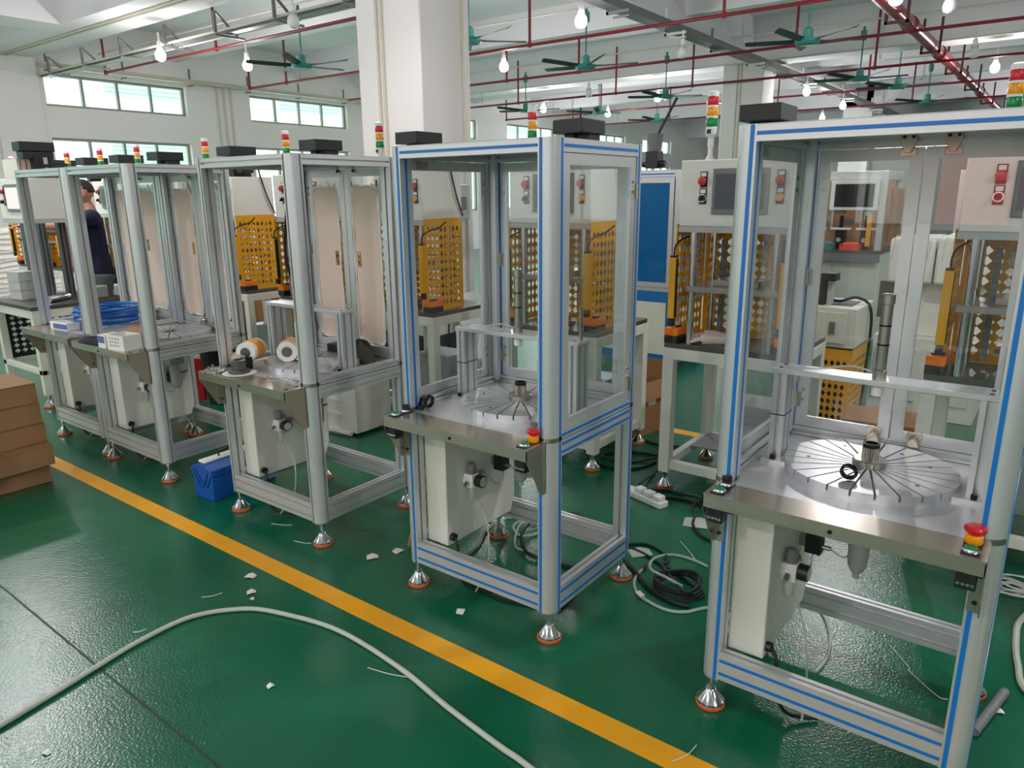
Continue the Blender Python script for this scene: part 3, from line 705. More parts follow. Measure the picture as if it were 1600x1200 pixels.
        rc = MB().box(xc-.022, SD-.003, 1.695, xc+.022, SD+.002, 1.715)
        rc.prism([(xc-.022, 1.76), (xc+.022, 1.76), (xc+.022, 1.735), (xc+.008, 1.703), (xc-.008, 1.703), (xc-.022, 1.735)], 'y', SD-.016, SD-.006)
        rc = rc.build('roller_catch', STEEL, d, bev=.001)
        MB().cyl((xc-.012, SD-.02, 1.748), (xc-.012, SD-.016, 1.748), .005, n=10).cyl((xc+.012, SD-.02, 1.748), (xc+.012, SD-.016, 1.748), .005, n=10).build('catch_screw', BLACKO, rc)
        rc = MB().box(xc-.022, SD-.003, .822, xc+.022, SD+.002, .845)
        rc.prism([(xc-.022, .80), (xc+.022, .80), (xc+.012, .825), (xc, .835), (xc-.012, .825)], 'y', SD-.03, SD-.006)
        rc.build('roller_catch', STEEL, d, bev=.001)
    return t

station((-5.4, 1.97, 0), 'far left unfinished aluminium station holding the blue cable coil', False, True, False, False, False, False)
station((-4.638, 1.955, 0), 'second station from the left, with a white carton and dark cloth on its shelf', False, True, False, False, False, False)
station((-3.28, 1.965, 0), 'third station from the left, film-covered back doors and wrapped hubs on its shelf', False, True, True, False, False, False)
station((-1.995, 1.972, 0), 'station with blue slot strips in the middle, a splined hub on its turntable', True, False, True, True, True, True)
station((-.711, 1.984, 0), 'nearest station with blue slot strips at the right edge, two black rings on its turntable', True, False, True, True, True, True)
# ------------------------------------------------------------------ presses (rear row)
def perforated(axis, at, a0, a1, z0, z1, nx, nz, mg=.02, mt_=.045, mbm=.03, th=.003, hole=.4):
    """sheet with diamond holes cut through it, built cell by cell"""
    mb = MB(); idx = {}; V = []; F = []
    def P(a, z, s):
        k = (round(a, 5), round(z, 5), s)
        if k not in idx: idx[k] = len(V); V.append((at+s*th, a, z) if axis == 'x' else (a, at+s*th, z))
        return idx[k]
    ax = [a0+mg+(a1-a0-2*mg)*i/nx for i in range(nx+1)]; az = [z0+mbm+(z1-z0-mbm-mt_)*j/nz for j in range(nz+1)]
    for s in (0, 1):
        F.append([P(a0, z0, s), P(a1, z0, s), P(a1, az[0], s)]+[P(a, az[0], s) for a in ax[::-1]]+[P(a0, az[0], s)])
        F.append([P(a0, z1, s), P(a1, z1, s), P(a1, az[-1], s)]+[P(a, az[-1], s) for a in ax[::-1]]+[P(a0, az[-1], s)])
        F.append([P(a0, az[0], s)]+[P(ax[0], z, s) for z in az]+[P(a0, az[-1], s)])
        F.append([P(a1, az[0], s)]+[P(ax[-1], z, s) for z in az]+[P(a1, az[-1], s)])
    for i in range(nx):
        for j in range(nz):
            x0, x1, y0, y1 = ax[i], ax[i+1], az[j], az[j+1]; cxx, cyy = (x0+x1)/2, (y0+y1)/2; hx, hy = (x1-x0)*hole, (y1-y0)*(hole+.02)
            cs = [(x0, y0), (x1, y0), (x1, y1), (x0, y1)]; ds = [(cxx, cyy-hy), (cxx+hx, cyy), (cxx, cyy+hy), (cxx-hx, cyy)]
            for k in range(4):
                for s in (0, 1):
                    F.append([P(*cs[k], s), P(*cs[(k+1) % 4], s), P(*ds[k], s)]); F.append([P(*cs[(k+1) % 4], s), P(*ds[(k+1) % 4], s), P(*ds[k], s)])
                F.append([P(*ds[k], 0), P(*ds[(k+1) % 4], 0), P(*ds[(k+1) % 4], 1), P(*ds[k], 1)])
    bd = [(a0, z0), (a1, z0), (a1, z1), (a0, z1)]
    for k in range(4): F.append([P(*bd[k], 0), P(*bd[(k+1) % 4], 0), P(*bd[(k+1) % 4], 1), P(*bd[k], 1)])
    return mb.add(V, F)

def tower_light(t, x, y, z, s=1.0, base=.115):
    tl = MB().lathe([(.022, z), (.018, z+.012), (.012, z+.02), (.011, z+.06), (.015, z+.062), (.015, z+.095), (.012, z+.1), (.024, z+base), (.027, z+base+.005), (.027, z+base+.038)], (x, y, 0), n=16).build('tower_light', WHITE, t)
    z += base+.038
    MB().box(x-.012, y-.0285, z-.032, x+.008, y-.02, z-.012).build('tower_switch', BLACK, tl)
    for nm, mt_ in (('green_lens', LENSG), ('amber_lens', LENSY), ('red_lens', LENSR)):
        q = MB().lathe([(.025, z), (.027, z+.004), (.027, z+.036), (.025, z+.04)], (x, y, 0), n=20); q.build(nm, mt_, tl); z += .04
        MB().lathe([(.0265, z), (.0265, z+.009)], (x, y, 0), n=16).build('white_ring', WHITE, tl); z += .009
    MB().lathe([(.0265, z), (.0265, z+.01), (.02, z+.016), (.004, z+.018)], (x, y, 0), n=16).build('tower_cap', WHITE, tl)

def hand_button(t, x, y, z):
    b_ = MB().box(x, y, z, x+.075, y+.12, z+.04).build('hand_button_base', BLACK, t, bev=.003)
    MB().box(x, y, z+.04, x+.075, y+.12, z+.08).build('hand_button_cover', ORANGE, b_, bev=.003)
    MB().lathe([(.028, z+.08), (.028, z+.088), (.022, z+.09)], (x+.037, y+.06, 0), n=18).build('button_ring', BLACK, b_)
    MB().lathe([(.018, z+.09), (.018, z+.1), (.01, z+.103)], (x+.037, y+.06, 0), n=18).build('palm_button', LGREY, b_)

def panel_button(t, x, z, kind):
    b_ = MB().box(x-.018, -.006, z-.03, x+.018, -.0005, z+.045).build('button_plate', BLACK, t, bev=.001)
    MB().box(x-.013, -.0075, z+.022, x+.013, -.006, z+.04).build('label_plate', PAPERW, b_)
    if kind == 'red': MB().lathe([(.012, -.03), (.02, -.028), (.02, -.022), (.012, -.02), (.012, -.006)], (x, 0, z), 'y', n=18).build('stop_button', RED, b_)
    elif kind == 'knob': MB().lathe([(.02, -.014), (.02, -.006)], (x, 0, z), 'y', n=18).build('switch_ring', CHROME, b_); MB().lathe([(.014, -.026), (.015, -.014)], (x, 0, z), 'y', n=16).obox((x, -.03, z), (.6, 0, .8), (0, 1, 0), (-.8, 0, .6), .014, .006, .004).build('selector_knob', BLACK, b_)
    else: MB().lathe([(.016, -.02), (.018, -.016), (.018, -.006)], (x, 0, z), 'y', n=18).build('amber_button', AMBER, b_)

def press(loc, label, hmi=SCREEN, guard=YELLOW, tower=True, group='presses in the rear row', D=.38):
    t = thing('press', label, 'press', loc, 0, group)
    W = .55
    # table
    fr = MB().box(-.055, 0, .74, .605, .06, .8).box(-.055, .58, .74, .605, .64, .8).box(-.055, .06, .74, .005, .58, .8).box(.545, .06, .74, .605, .58, .8)
    fr.build('table_frame', CREAM, t, bev=.003)
    fr = MB().box(.005, 0.01, .12, .545, .05, .17).box(.005, .59, .12, .545, .63, .17).box(-.045, .06, .12, -.005, .58, .17).box(.555, .06, .12, .595, .58, .17)
    fr.build('lower_frame', CREAM, t, bev=.003)
    for x in (-.055, .545):
        for y in (0, .58):
            MB().box(x, y, .1, x+.06, y+.06, .7398).build('table_leg', CREAM, t, bev=.003)
            levelling_foot(t, x+.03, y+.03, .1)
    MB().box(-.05, .01, .8, .6, .63, .828).build('table_top', DARKST, t, bev=.002)
    MB().box(.005, .3, .17, .545, .58, .178).build('lower_shelf', GREYP, t)
    MB().box(.2, .25, .178, .5, .5, .48).build('oil_tank', GALV, t, bev=.004)
    hand_button(t, -.05, -.005, .828); hand_button(t, .52, -.005, .828)
    # light curtains, guards, columns
    for x in (-.02, .535):
        lc = MB().box(x, -.045, .965, x+.035, -.01, 1.275).build('light_curtain', YELLOW, t, bev=.003)
        MB().box(x+(.0345 if x < .2 else -.002), -.041, .97, x+(.037 if x < .2 else .0005), -.014, 1.27).box(x+.004, -.041, .925, x+.031, -.014, .965).box(x+.002, -.043, 1.275, x+.033, -.012, 1.285).build('curtain_window', BLACK, lc)
        MB().tube(spline([(x+.018, -.03, 1.285), (x+.018, -.02, 1.33), (x+.025, .03, 1.36), (x+.05, .1, 1.38), (x+.1, .12, 1.42)]), .005, n=6).build('curtain_cable', RUBBER, lc)
    perforated('x', -.006, -.005, .36, .83, 1.44, 8, 10).build('guard_panel', guard, t, smooth=0)
    perforated('x', W+.003, -.005, .36, .83, 1.44, 8, 10).build('guard_panel', guard, t, smooth=0)
    perforated('y', .372, .0, W, .83, 1.4, 11, 11, hole=.44).build('guard_panel', guard, t, smooth=0)
    for x in (.065, .485):
        for y in (.05, .325): MB().cyl((x, y, .828), (x, y, 1.4), .021, n=16).build('guide_column', CHROME, t)
    MB().box(.03, .02, 1.1, .52, .35, 1.13).box(.16, .1, 1.13, .39, .28, 1.16).build('press_platen', GEAR, t, bev=.002)
    MB().cyl((.275, .19, 1.16), (.275, .19, 1.4), .03, n=16).build('press_ram', CHROME, t)
    ch = MB()
    for k in range(16): ch.box(.125, .27, .86+k*.031, .15, .295, .889+k*.031)
    for k in range(16): ch.box(.435, .27, .86+k*.031, .46, .295, .889+k*.031)
    ch.build('cable_chain', GREYP, t)['kind'] = 'stuff'
    MB().lathe([(.06, .828), (.06, .85), (.03, .853), (.03, .88)], (.275, .19, 0), n=20).build('lower_die', GEAR, t)
    # head
    MB().box(0, 0.0, 1.4, W, D, 1.428).build('head_plate', LGREY, t)
    h = MB().box(0, 0, 1.428, W, D, 1.745).build('press_head', WHITEP, t, bev=.006)
    if hmi:
        q = MB().box(.17, -.012, 1.488, .443, -.0005, 1.702).build('touch_panel', GREYP, h, bev=.003)
        MB().box(.185, -.0135, 1.512, .428, -.012, 1.676).build('screen', hmi, q)
        panel_button(h, .122, 1.645, 'red'); panel_button(h, .122, 1.566, 'knob'); panel_button(h, .494, 1.645, 'red'); panel_button(h, .494, 1.568, 'amber')
    mo = MB().box(.245, .08, 1.915, .44, .33, 1.99).build('belt_cover', BLACK, t, bev=.004)
    MB().box(.27, .16, 1.745, .34, .33, 1.915).box(.34, .18, 1.78, .425, .3, 1.915).build('drive_motor', BLACK, t, bev=.004)
    MB().tube(spline([(.5, .3, 1.745), (.52, .28, 1.82), (.56, .25, 1.8), (.57, .3, 1.6), (.565, .37, 1.45)]), .006, n=6).build('motor_cable', RUBBER, t)
    if tower: tower_light(t, .12, .06, 1.745)
    return t
p0 = press((-1.585, 3.5, 0), 'white press behind the gap left of the nearest station, gloves on its table')
rest = [(-2.65, 'white press seen through the right door of the middle station'), (-3.9, 'white press seen through the left door of the middle station'),
        (-4.91, 'white press seen inside the third station, black cables hanging before it'), (-6.0, 'white press behind the second station, mostly hidden by its film'),
        (-7.14, 'press behind the gap of the two left stations, just right of the worker'), (-7.87, 'press left of the worker, half hidden by a post'),
        (-8.6, 'fourth press from the far left end of the rear row'), (-9.35, 'second press from the far left end of the rear row'), (-10.05, 'press at the far left end of the rear row'),
        (-.37, 'rightmost white press, behind the glass doors of the nearest station')]
for x, lab in rest:
    c = copy_tree(p0); c.location = (x, 3.5, 0); c['label'] = lab
# the press on its own table left of the first station
lp = press((-7.08, 2.4, 0), 'single press with lit screen on a wide table, at the left edge', hmi=HMION, guard=NAVYP, tower=False, group=None, D=.41)
for o in list(lp.children):
    n = o.name.split('.')[0]
    if n in ('guard_panel', 'light_curtain', 'hand_button_base', 'guide_column', 'press_platen', 'press_ram', 'cable_chain', 'lower_die', 'oil_tank', 'lower_shelf', 'table_top', 'table_frame', 'lower_frame', 'table_leg', 'levelling_foot', 'belt_cover', 'drive_motor', 'motor_cable'):
        for q in list(o.children): bpy.data.objects.remove(q)
        bpy.data.objects.remove(o)
tx0, tx1, ty0, ty1 = .12, .88, -.22, .5
fr = MB().box(tx0, ty0, .7, tx1, ty0+.05, .765).box(tx0, ty1-.05, .7, tx1, ty1, .765).box(tx0, ty0+.05, .7, tx0+.05, ty1-.05, .765).box(tx1-.05, ty0+.05, .7, tx1, ty1-.05, .765)
fr.build('table_frame', CREAM, lp, bev=.003); fr = MB().box(tx0, ty0, .26, tx1, ty0+.04, .3).box(tx1-.04, ty0+.04, .26, tx1, ty1-.04, .3).box(tx0, ty1-.04, .26, tx1, ty1, .3).box(tx0, ty0+.04, .26, tx0+.04, ty1-.04, .3).build('lower_frame', CREAM, lp, bev=.003)
for x in (tx0, tx1-.055):
    for y in (ty0, ty1-.055):
        MB().box(x, y, .1, x+.055, y+.055, .6998).build('table_leg', CREAM, lp, bev=.003); levelling_foot(lp, x+.027, y+.027, .1)
MB().box(tx0-.005, ty0-.005, .765, tx1+.005, ty1+.005, .795).build('table_top', DARKST, lp, bev=.002)
for x in (.22, .5):
    for y in (.04, .3): MB().prism([(x+u, y+v) for u, v in rect_section(.06, .06, 2, 2)], 'z', .795, 1.4).build('profile_column', DARKPROFILE, lp, smooth=25)
perforated('y', ty1-.08, tx0+.06, tx1-.06, .3, .7, 12, 7).build('guard_panel', NAVYP, lp, smooth=0)
perforated('x', tx0+.02, ty0+.06, ty1-.06, .3, .7, 10, 7).build('guard_panel', NAVYP, lp, smooth=0)
MB().box(.44, .0, 1.945, .58, .25, 2.015).box(.45, .02, 1.89, .57, .24, 1.945).build('belt_cover', BLACK, lp, bev=.004)
dm = MB().box(.49, .09, 1.78, .58, .23, 1.92)
for k in range(5): dm.box(.58, .1+k*.025, 1.79, .586, .112+k*.025, 1.91)
dm.cyl((.54, .2, 1.835), (.54, .33, 1.83), .035, n=12)
dm = dm.build('drive_motor', BLACK, lp, bev=.003); MB().box(.586, .15, 1.85, .588, .18, 1.9).box(.586, .155, 1.81, .588, .178, 1.825).build('rating_plate', LGREY, dm)
gk = MB().box(.2, .0, 1.745, .48, .09, 1.89).box(.3, .09, 1.745, .485, .22, 1.89).build('motor_pedestal', CREAM, lp)
for y in (.02, .06): MB().box(.48, y, 1.745, .482, y+.008, 1.88).build('red_edge_strip', RED, gk)
# ------------------------------------------------------------------ things on the floor and the stations
def carton(name, label, cx, cy, z, w_, d, h, rz, cat='carton', mt_=KRAFT, group=None, flaps=True):
    t = thing(name, label, cat, (cx, cy, z), rz, group)
    MB().box(-w_/2, -d/2, 0, w_/2, d/2, h-.006).build('carton_body', mt_, t, bev=.003)
    if flaps:
        MB().box(-w_/2-.002, -d/2-.002, h-.006, w_/2+.002, -.001, h).build('lid_flap', mt_, t)
        MB().box(-w_/2-.002, .001, h-.006, w_/2+.002, d/2+.002, h).build('lid_flap', mt_, t)
    return t
nm = ['topmost', 'second from the top', 'third from the top', 'fourth from the top, pushed sideways', 'lowest']
for k, (dx, dy, rz) in enumerate(((0, .0, -.02), (.003, .0, .0), (-.005, .01, .015), (.075, .0, .05), (0, 0, -.03))):
    carton('cardboard_carton', 'flat brown carton, %s of the stack at the left edge' % nm[k], -4.72+dx, 1.3+dy, .475-.1187*k, .37, .5, .1175, rz, group='stacked cartons at the left edge')
carton('cardboard_carton', 'tall brown carton seen through the third station behind its bridge', -5.92, 4.75, 0, .36, .34, .42, .1, mt_=KRAFTD)
carton('cardboard_carton', 'large brown carton on the floor behind the third station, under another', -6.65, 4.42, 0, .7, .36, .33, .0, mt_=KRAFTD)
carton('cardboard_carton', 'large brown carton on top of another behind the third station', -6.62, 4.42, .331, .66, .36, .27, .04, mt_=KRAFTD)
carton('cardboard_carton', 'brown carton on the floor behind the nearest station glass', -.75, 4.75, 0, .42, .35, .26, .1, mt_=KRAFTD)
# open carton behind the middle station
t = thing('open_carton', 'open brown carton on the floor right of the middle station', 'carton', (-2.3, 4.38, 0), -.12)
w_, d, h, e = .2, .14, .36, .004
MB().box(-w_, -d, 0, w_, d, e).box(-w_, -d, e, w_, -d+e, h).box(-w_, d-e, e, w_, d, h).box(-w_, -d+e, e, -w_+e, d-e, h).box(w_-e, -d+e, e, w_, d-e, h).build('carton_body', KRAFT, t)
MB().obox((0, -d-.02, h-.06), (1, 0, 0), (0, .3, 1), (0, -1, .3), w_, .065, .002).build('lid_flap', KRAFT, t); MB().obox((w_+.02, 0, h-.05), (0, 1, 0), (-.3, 0, 1), (1, 0, .3), d, .06, .002).build('lid_flap', KRAFT, t)
MB().obox((0, d+.008, h+.06), (1, 0, 0), (0, .1, 1), (0, -1, .1), w_, .06, .002).build('lid_flap', KRAFT, t)
MB().box(w_+.0002, -.05, .2, w_+.002, .04, .27).build('shipping_label', PAPERW, t)
# toolbox
t = thing('tool_box', 'blue steel cantilever toolbox behind the third station foot', 'toolbox', (-3.575, 2.13, 0), .04)
MB().box(-.085, -.2, 0, .085, .2, .13).build('box_body', TOOLBLUE, t, bev=.004)
for s in (-1, 1):
    MB().prism([(s*.001, .205), (s*.088, .175), (s*.088, .132), (s*.001, .132)], 'y', -.203, .203).build('lid', TOOLBLUE, t, bev=.003)
    for y in (-.207, .2035):
        MB().obox((s*.03, y+.002, .12), (s*.5, 0, .86), (0, 1, 0), (-.86, 0, s*.5), .055, .002, .007).obox((s*.06, y+.002, .12), (s*.5, 0, .86), (0, 1, 0), (-.86, 0, s*.5), .055, .002, .007).build('hinge_arm', TOOLBLUE, t)
MB().tube([(0, -.09, .2), (0, -.09, .245), (0, .09, .245), (0, .09, .2)], .006).build('carry_handle', BLACK, t)
MB().box(-.04, -.19, .2, .02, .1, .215).build('white_rag', PAPERW, t, bev=.005)
# long pale hose over the aisle floor
pts = [(-2.3, -.9), (-2.36, -.2), (-2.41, .35), (-2.441, .569), (-2.469, .727), (-2.501, .883), (-2.532, 1.056), (-2.525, 1.253), (-2.411, 1.404), (-2.26, 1.474), (-1.991, 1.53), (-1.656, 1.51), (-1.37, 1.457), (-1.136, 1.422), (-1.009, 1.407), (-.6, 1.33), (0, 1.2), (.6, 1.25)]
tag(MB().tube(spline([(x, y, .0105) for x, y in pts], 8), .0092, n=10).build('air_hose', HOSE), 'long pale hose arching over the green floor in the foreground', 'hose')
def cable(pts, r, mt_, label, name='floor_cable', cat='cable', z0=None, kz=None, group=None):
    z = (r+.001) if z0 is None else z0
    P = [(p[0], p[1], (p[2] if len(p) > 2 else z)) for p in pts]
    return tag(MB().tube(spline(P, 7), r, n=7).build(name, mt_), label, cat, group)
cable([(-2.42, 3.98), (-2.31, 3.83), (-2.15, 3.65), (-2.01, 3.6), (-1.9, 3.64), (-1.84, 3.73), (-1.82, 3.86), (-1.85, 3.94), (-1.96, 3.93), (-2.07, 3.87), (-2.13, 3.79), (-2.11, 3.72, .022), (-2.02, 3.72), (-1.91, 3.78), (-1.83, 3.88, .02), (-1.79, 3.81), (-1.74, 3.65), (-1.72, 3.5, .03), (-1.7, 3.4, .04)], .0085, RUBBER, 'black power cable looping behind the middle station to the power strip')
cable([(-2.5, 4.14), (-2.18, 4.18), (-2.04, 4.16), (-1.95, 4.14), (-1.75, 4.2)], .007, RUBBER, 'black cable passing in front of the open carton')
cable([(-1.56, 3.3, .04), (-1.52, 3.4), (-1.43, 3.42), (-1.34, 3.41), (-1.27, 3.36), (-1.2, 3.3)], .0085, RUBBER, 'black cable leaving the power strip toward the nearest station, lower one')
cable([(-1.66, 3.35, .04), (-1.6, 3.455), (-1.56, 3.485), (-1.49, 3.48), (-1.38, 3.45, .026), (-1.29, 3.42), (-1.15, 3.4)], .0085, RUBBER, 'black cable leaving the power strip toward the nearest station, upper one')
cable([(-1.3, 3.445, .03), (-1.36, 3.36, .028), (-1.32, 3.28), (-1.28, 3.16), (-1.21, 3.08), (-1.16, 3.06), (-1.0, 3.05)], .007, RUBBER, 'black cable curving down beside the left bracket of the nearest station')
# coil between the two blue-striped stations
cp = [(-1.42, 2.77), (-1.33, 2.75), (-1.24, 2.71), (-1.16, 2.68)]
for k in range(46):
    a = .3-2*PI*k/14; rr = .085+.012*math.sin(k*1.3); cp.append((-1.085+rr*1.08*math.cos(a), 2.57+rr*math.sin(a), .008+.014*(k/14)))
cp += [(-1.2, 2.66, .03), (-1.2, 2.7, .03), (-1.24, 2.78, .012), (-1.31, 2.83), (-1.38, 2.84), (-1.44, 2.79)]
cable(cp, .0065, RUBBER, 'coiled black cable on the floor left of the nearest station foot')
cable([(-1.42, 2.68), (-1.38, 2.64), (-1.28, 2.57), (-1.21, 2.51), (-1.16, 2.48), (-1.06, 2.45), (-.99, 2.46)], .009, RUBBER, 'thick black cable curving under the coil from the middle station foot')
cable([(-1.06, 2.81), (-1.14, 2.83), (-1.23, 2.82), (-1.27, 2.73, .02), (-1.26, 2.65, .02), (-1.2, 2.57, .045), (-1.14, 2.55, .05), (-1.05, 2.52, .05)], .0062, CLEARTUBE, 'clear air tube looping over the coiled black cable', 'air_tube', 'tube')
ct = cable([(-.86, 2.55), (-.94, 2.49), (-.99, 2.42), (-1.05, 2.39), (-1.13, 2.4), (-1.2, 2.43), (-1.25, 2.49), (-1.275, 2.56), (-1.28, 2.62)], .0062, CLEARTUBE, 'clear air tube with a metal plug end around the black coil', 'air_tube', 'tube')
MB().cyl((-1.28, 2.62, .009), (-1.284, 2.655, .009), .009, n=10).build('metal_plug', DARKST, ct); MB().obox((-1.19, 2.425, .014), (.8, -.5, 0), (.5, .8, 0), (0, 0, 1), .02, .011, .002).build('tape_flag', PAPER, ct)
cable([(-2.08, 2.68), (-2.01, 2.74), (-1.91, 2.73), (-1.85, 2.64), (-1.9, 2.57), (-1.98, 2.62, .015), (-1.97, 2.72, .02), (-1.88, 2.76)], .006, CLEARTUBE, 'clear air tube coil under the middle station, farther loop', 'air_tube', 'tube')
cable([(-1.68, 2.46), (-1.77, 2.47), (-1.84, 2.46), (-1.91, 2.54), (-1.95, 2.63, .024), (-1.95, 2.7, .032), (-1.91, 2.76, .03)], .006, CLEARTUBE, 'clear air tube coil under the middle station, nearer loop', 'air_tube', 'tube')
cable([(-1.95, 2.88), (-1.88, 2.9), (-1.79, 2.93), (-1.71, 2.89), (-1.65, 2.85), (-1.56, 2.8), (-1.5, 2.84)], .007, RUBBER, 'black cable on the bright floor behind the middle station')
cable([(-1.8, 2.85), (-1.9, 2.7, .035), (-1.9, 2.62, .035), (-1.86, 2.52, .03), (-1.77, 2.435, .02), (-1.66, 2.43), (-1.56, 2.45), (-1.48, 2.42), (-1.42, 2.3), (-1.4, 2.15)], .007, RUBBER, 'black cable curling under the middle station toward its right side')
cable([(-2.16, 2.26), (-2.06, 2.24), (-1.99, 2.27), (-2.0, 2.37), (-2.06, 2.49), (-2.1, 2.6), (-2.3, 2.75)], .008, GREYP, 'grey cable on the floor under the electrical box of the middle station')
cable([(-1.85, 2.11), (-1.76, 2.08), (-1.68, 2.07), (-1.61, 2.07), (-1.55, 2.09), (-1.45, 2.13)], .006, RUBBER, 'black cable just behind the front rail of the middle station')
cable([(-.62, 2.79), (-.58, 2.76), (-.53, 2.68), (-.49, 2.57), (-.47, 2.45), (-.48, 2.34)], .006, CLEARTUBE, 'clear air tube arching on the bright floor under the nearest station', 'air_tube', 'tube')
cable([(.3, 3.4), (.12, 3.25), (.06, 3.1), (.055, 2.95), (.07, 2.78), (.11, 2.62), (.3, 2.5)], .011, HOSE, 'pale hose at the right edge beyond the nearest station', 'air_hose', 'hose')
tag(MB().cyl((-.015, 2.31, .016), (.045, 2.58, .016), .014, n=12).build('foam_tube', GREYP), 'grey foam tube end lying behind the right post of the nearest station', 'tube')
wire_heap = MB()
for k in range(7):
    rr = random.Random(k); c0 = (.02+rr.uniform(-.04, .04), 3.34+rr.uniform(-.04, .04)); ra = rr.uniform(.05, .1)
    wire_heap.tube(spline([(c0[0]+ra*math.cos(a)*rr.uniform(.8, 1.2), c0[1]+ra*.8*math.sin(a)*rr.uniform(.8, 1.2), .006+.006*k+rr.uniform(0, .004)) for a in [i*.7 for i in range(12)]], 4), .0035, n=5)
tag(wire_heap.build('white_wires', WHITECABLE), 'tangled white wires heaped on the floor at the right edge', 'wires', None, 'stuff')
cable([(-.31, 2.66), (-.23, 2.56), (-.22, 2.52, .012), (-.13, 2.45), (-.1, 2.45)], .0016, WHITECABLE, 'thin white cable tie offcut under the nearest station', 'wire_offcut', 'offcut')
# power strip
t = thing('power_strip', 'white power strip with three plugs on the green floor', 'power strip', (-1.62, 3.31, 0), -.3)
MB().box(-.14, -.033, 0, .14, .033, .035).build('strip_body', WHITE, t, bev=.006)
for x in (-.03, .035, .1): MB().box(x-.026, -.025, .0352, x+.026, .025, .062).build('plug', WHITE, t, bev=.005)
# scraps
def scrap(x, y, s, rz, label, mt_=PAPER):
    t = MB(); c, q = math.cos(rz), math.sin(rz)
    P = [(-1, -.7, .0015), (.2, -.8, .006), (1, -.6, .002), (1, .6, .0015), (.1, .8, .01), (-1, .7, .003)]
    top = [(x+s*(u*c-v*q), y+s*(u*q+v*c), z+.0008) for u, v, z in P]; bot = [(a, b_, z-.0008) for a, b_, z in top]
    t.add(top+bot, [(0, 1, 4, 5), (1, 2, 3, 4), (11, 10, 7, 6), (10, 9, 8, 7)]+[(i, i+6, (i+1) % 6+6, (i+1) % 6) for i in range(6)])
    tag(t.build('paper_scrap', mt_), label, 'scrap', 'paper scraps on the floor')
scrap(-2.626, 1.581, .022, .4, 'pinkish paper scrap touching the far side of the hose arch, upper one'); scrap(-2.508, 1.505, .018, 1.0, 'pinkish paper scrap just above the top of the hose arch')
scrap(-2.326, 2.011, .026, .9, 'pale paper scrap between the third and the middle station'); scrap(-2.272, 2.12, .024, 1.4, 'pale paper scrap against the brown strips at the middle station foot')
scrap(-1.709, 1.91, .02, 2.0, 'small white paper scrap before the middle station front rail', PAPERW); scrap(-1.36, 2.76, .05, .8, 'clear plastic scrap beside the right foot of the middle station', PLASTIC)
scrap(-1.27, 3.2, .07, .3, 'clear plastic bag left of the nearest station bracket', PLASTIC); scrap(-2.21, .61, .012, .3, 'tiny white scrap in the lower left corner', PAPERW)
scrap(.04, 2.48, .012, .3, 'tiny light scrap beside the foam tube at the right', PAPERW); scrap(-1.93, 1.19, .012, 1.3, 'tiny white scrap inside the hose arch', PAPERW)
scrap(-2.46, 1.475, .009, .1, 'tiny white scrap on the top of the hose arch', PAPERW); scrap(-2.13, 3.1, .03, .5, 'orange paper scrap at the black coil', PAPER)
for k, (x, y, x2, y2) in enumerate(((-1.26, 2.97, -1.12, 2.83), (-.7, 1.68, -.67, 1.78), (-1.74, 1.45, -1.58, 1.5), (-2.64, 1.36, -2.6, 1.43), (-2.62, 1.07, -2.6, 1.11), (-3.0, 1.95, -2.9, 2.0), (-2.75, 1.9, -2.66, 1.93))):
    tag(MB().tube(spline([(x, y, .003), ((x+x2)/2+.01, (y+y2)/2-.006, .005), (x2, y2, .003)], 4), .0017, n=5).build('wire_offcut', WHITECABLE),
        ['white cable tie offcut above the coiled cable', 'white offcut at the bottom edge beside the yellow line', 'white offcut touching the foreground hose', 'white offcut left of the hose arch top', 'short white offcut inside the hose arch at the left', 'white offcut before the front rail of the third station', 'white offcut below the right foot of the third station'][k], 'offcut', 'offcuts on the floor')
# bundle of flat strips leaning behind the middle station foot
t = thing('strip_bundle', 'bundle of brown edge strips leaning behind the left post of the middle station', 'strip bundle', (-2.24, 2.16, 0))
for k in range(6): MB().obox((.012*k-.02+.06, .01*k+.09, .37), (.11, .16, .72), (.75, -.6, .0), (.5, .6, -.2), .37, .016, .003).build('edge_strip', KRAFT, t)
# clothes, boxes, tools on the stations
t = thing('cable_coil', 'coil of blue cable on the turntable of the far left station', 'cable coil', (-4.96, 2.2, .808))
rr = random.Random(4)
for k in range(9):
    ra = .15+.055*rr.random(); zz = .008+.011*k; ph = rr.random()*6; ex = .85+.3*rr.random()
    MB().tube(spline([(ra*1.05*math.cos(a), ra*ex*math.sin(a), zz+.004*math.sin(2*a+ph)) for a in [2*PI*i/14 for i in range(14)]], 4, True), .0075, n=6, closed=True).build('cable_turn', BLUECABLE, t)
MB().tube([(.15*math.cos(.2), .15*math.sin(.2), 0), (.22, .05, .05), (.15, .03, .12), (.1, .02, .06)], .003, n=5).build('cable_tie', BLUECABLE, t)
t = thing('part_box', 'white and blue open part box left on the far left station plate', 'box', (-5.1, 1.97, .775), .1)
MB().box(-.1, -.04, 0, .1, .04, .05).build('box_body', PAPERW, t, bev=.002); MB().box(-.06, -.042, .008, .1, -.0402, .04).build('blue_print', mat('blue_print', (90, 110, 170), .6), t); MB().box(-.08, -.03, .05, .08, .03, .053).build('box_flap', LGREY, t)
t = thing('white_carton', 'open white carton with handwriting on the shelf of the second station', 'carton', (-4.13, 1.885, .776), .12)
MB().box(-.075, -.055, 0, .075, .055, .004).box(-.075, -.055, .004, .075, -.052, .085).box(-.075, .052, .004, .075, .055, .085).box(-.075, -.052, .004, -.072, .052, .085).box(.072, -.052, .004, .075, .052, .085).build('carton_body', PAPERW, t)
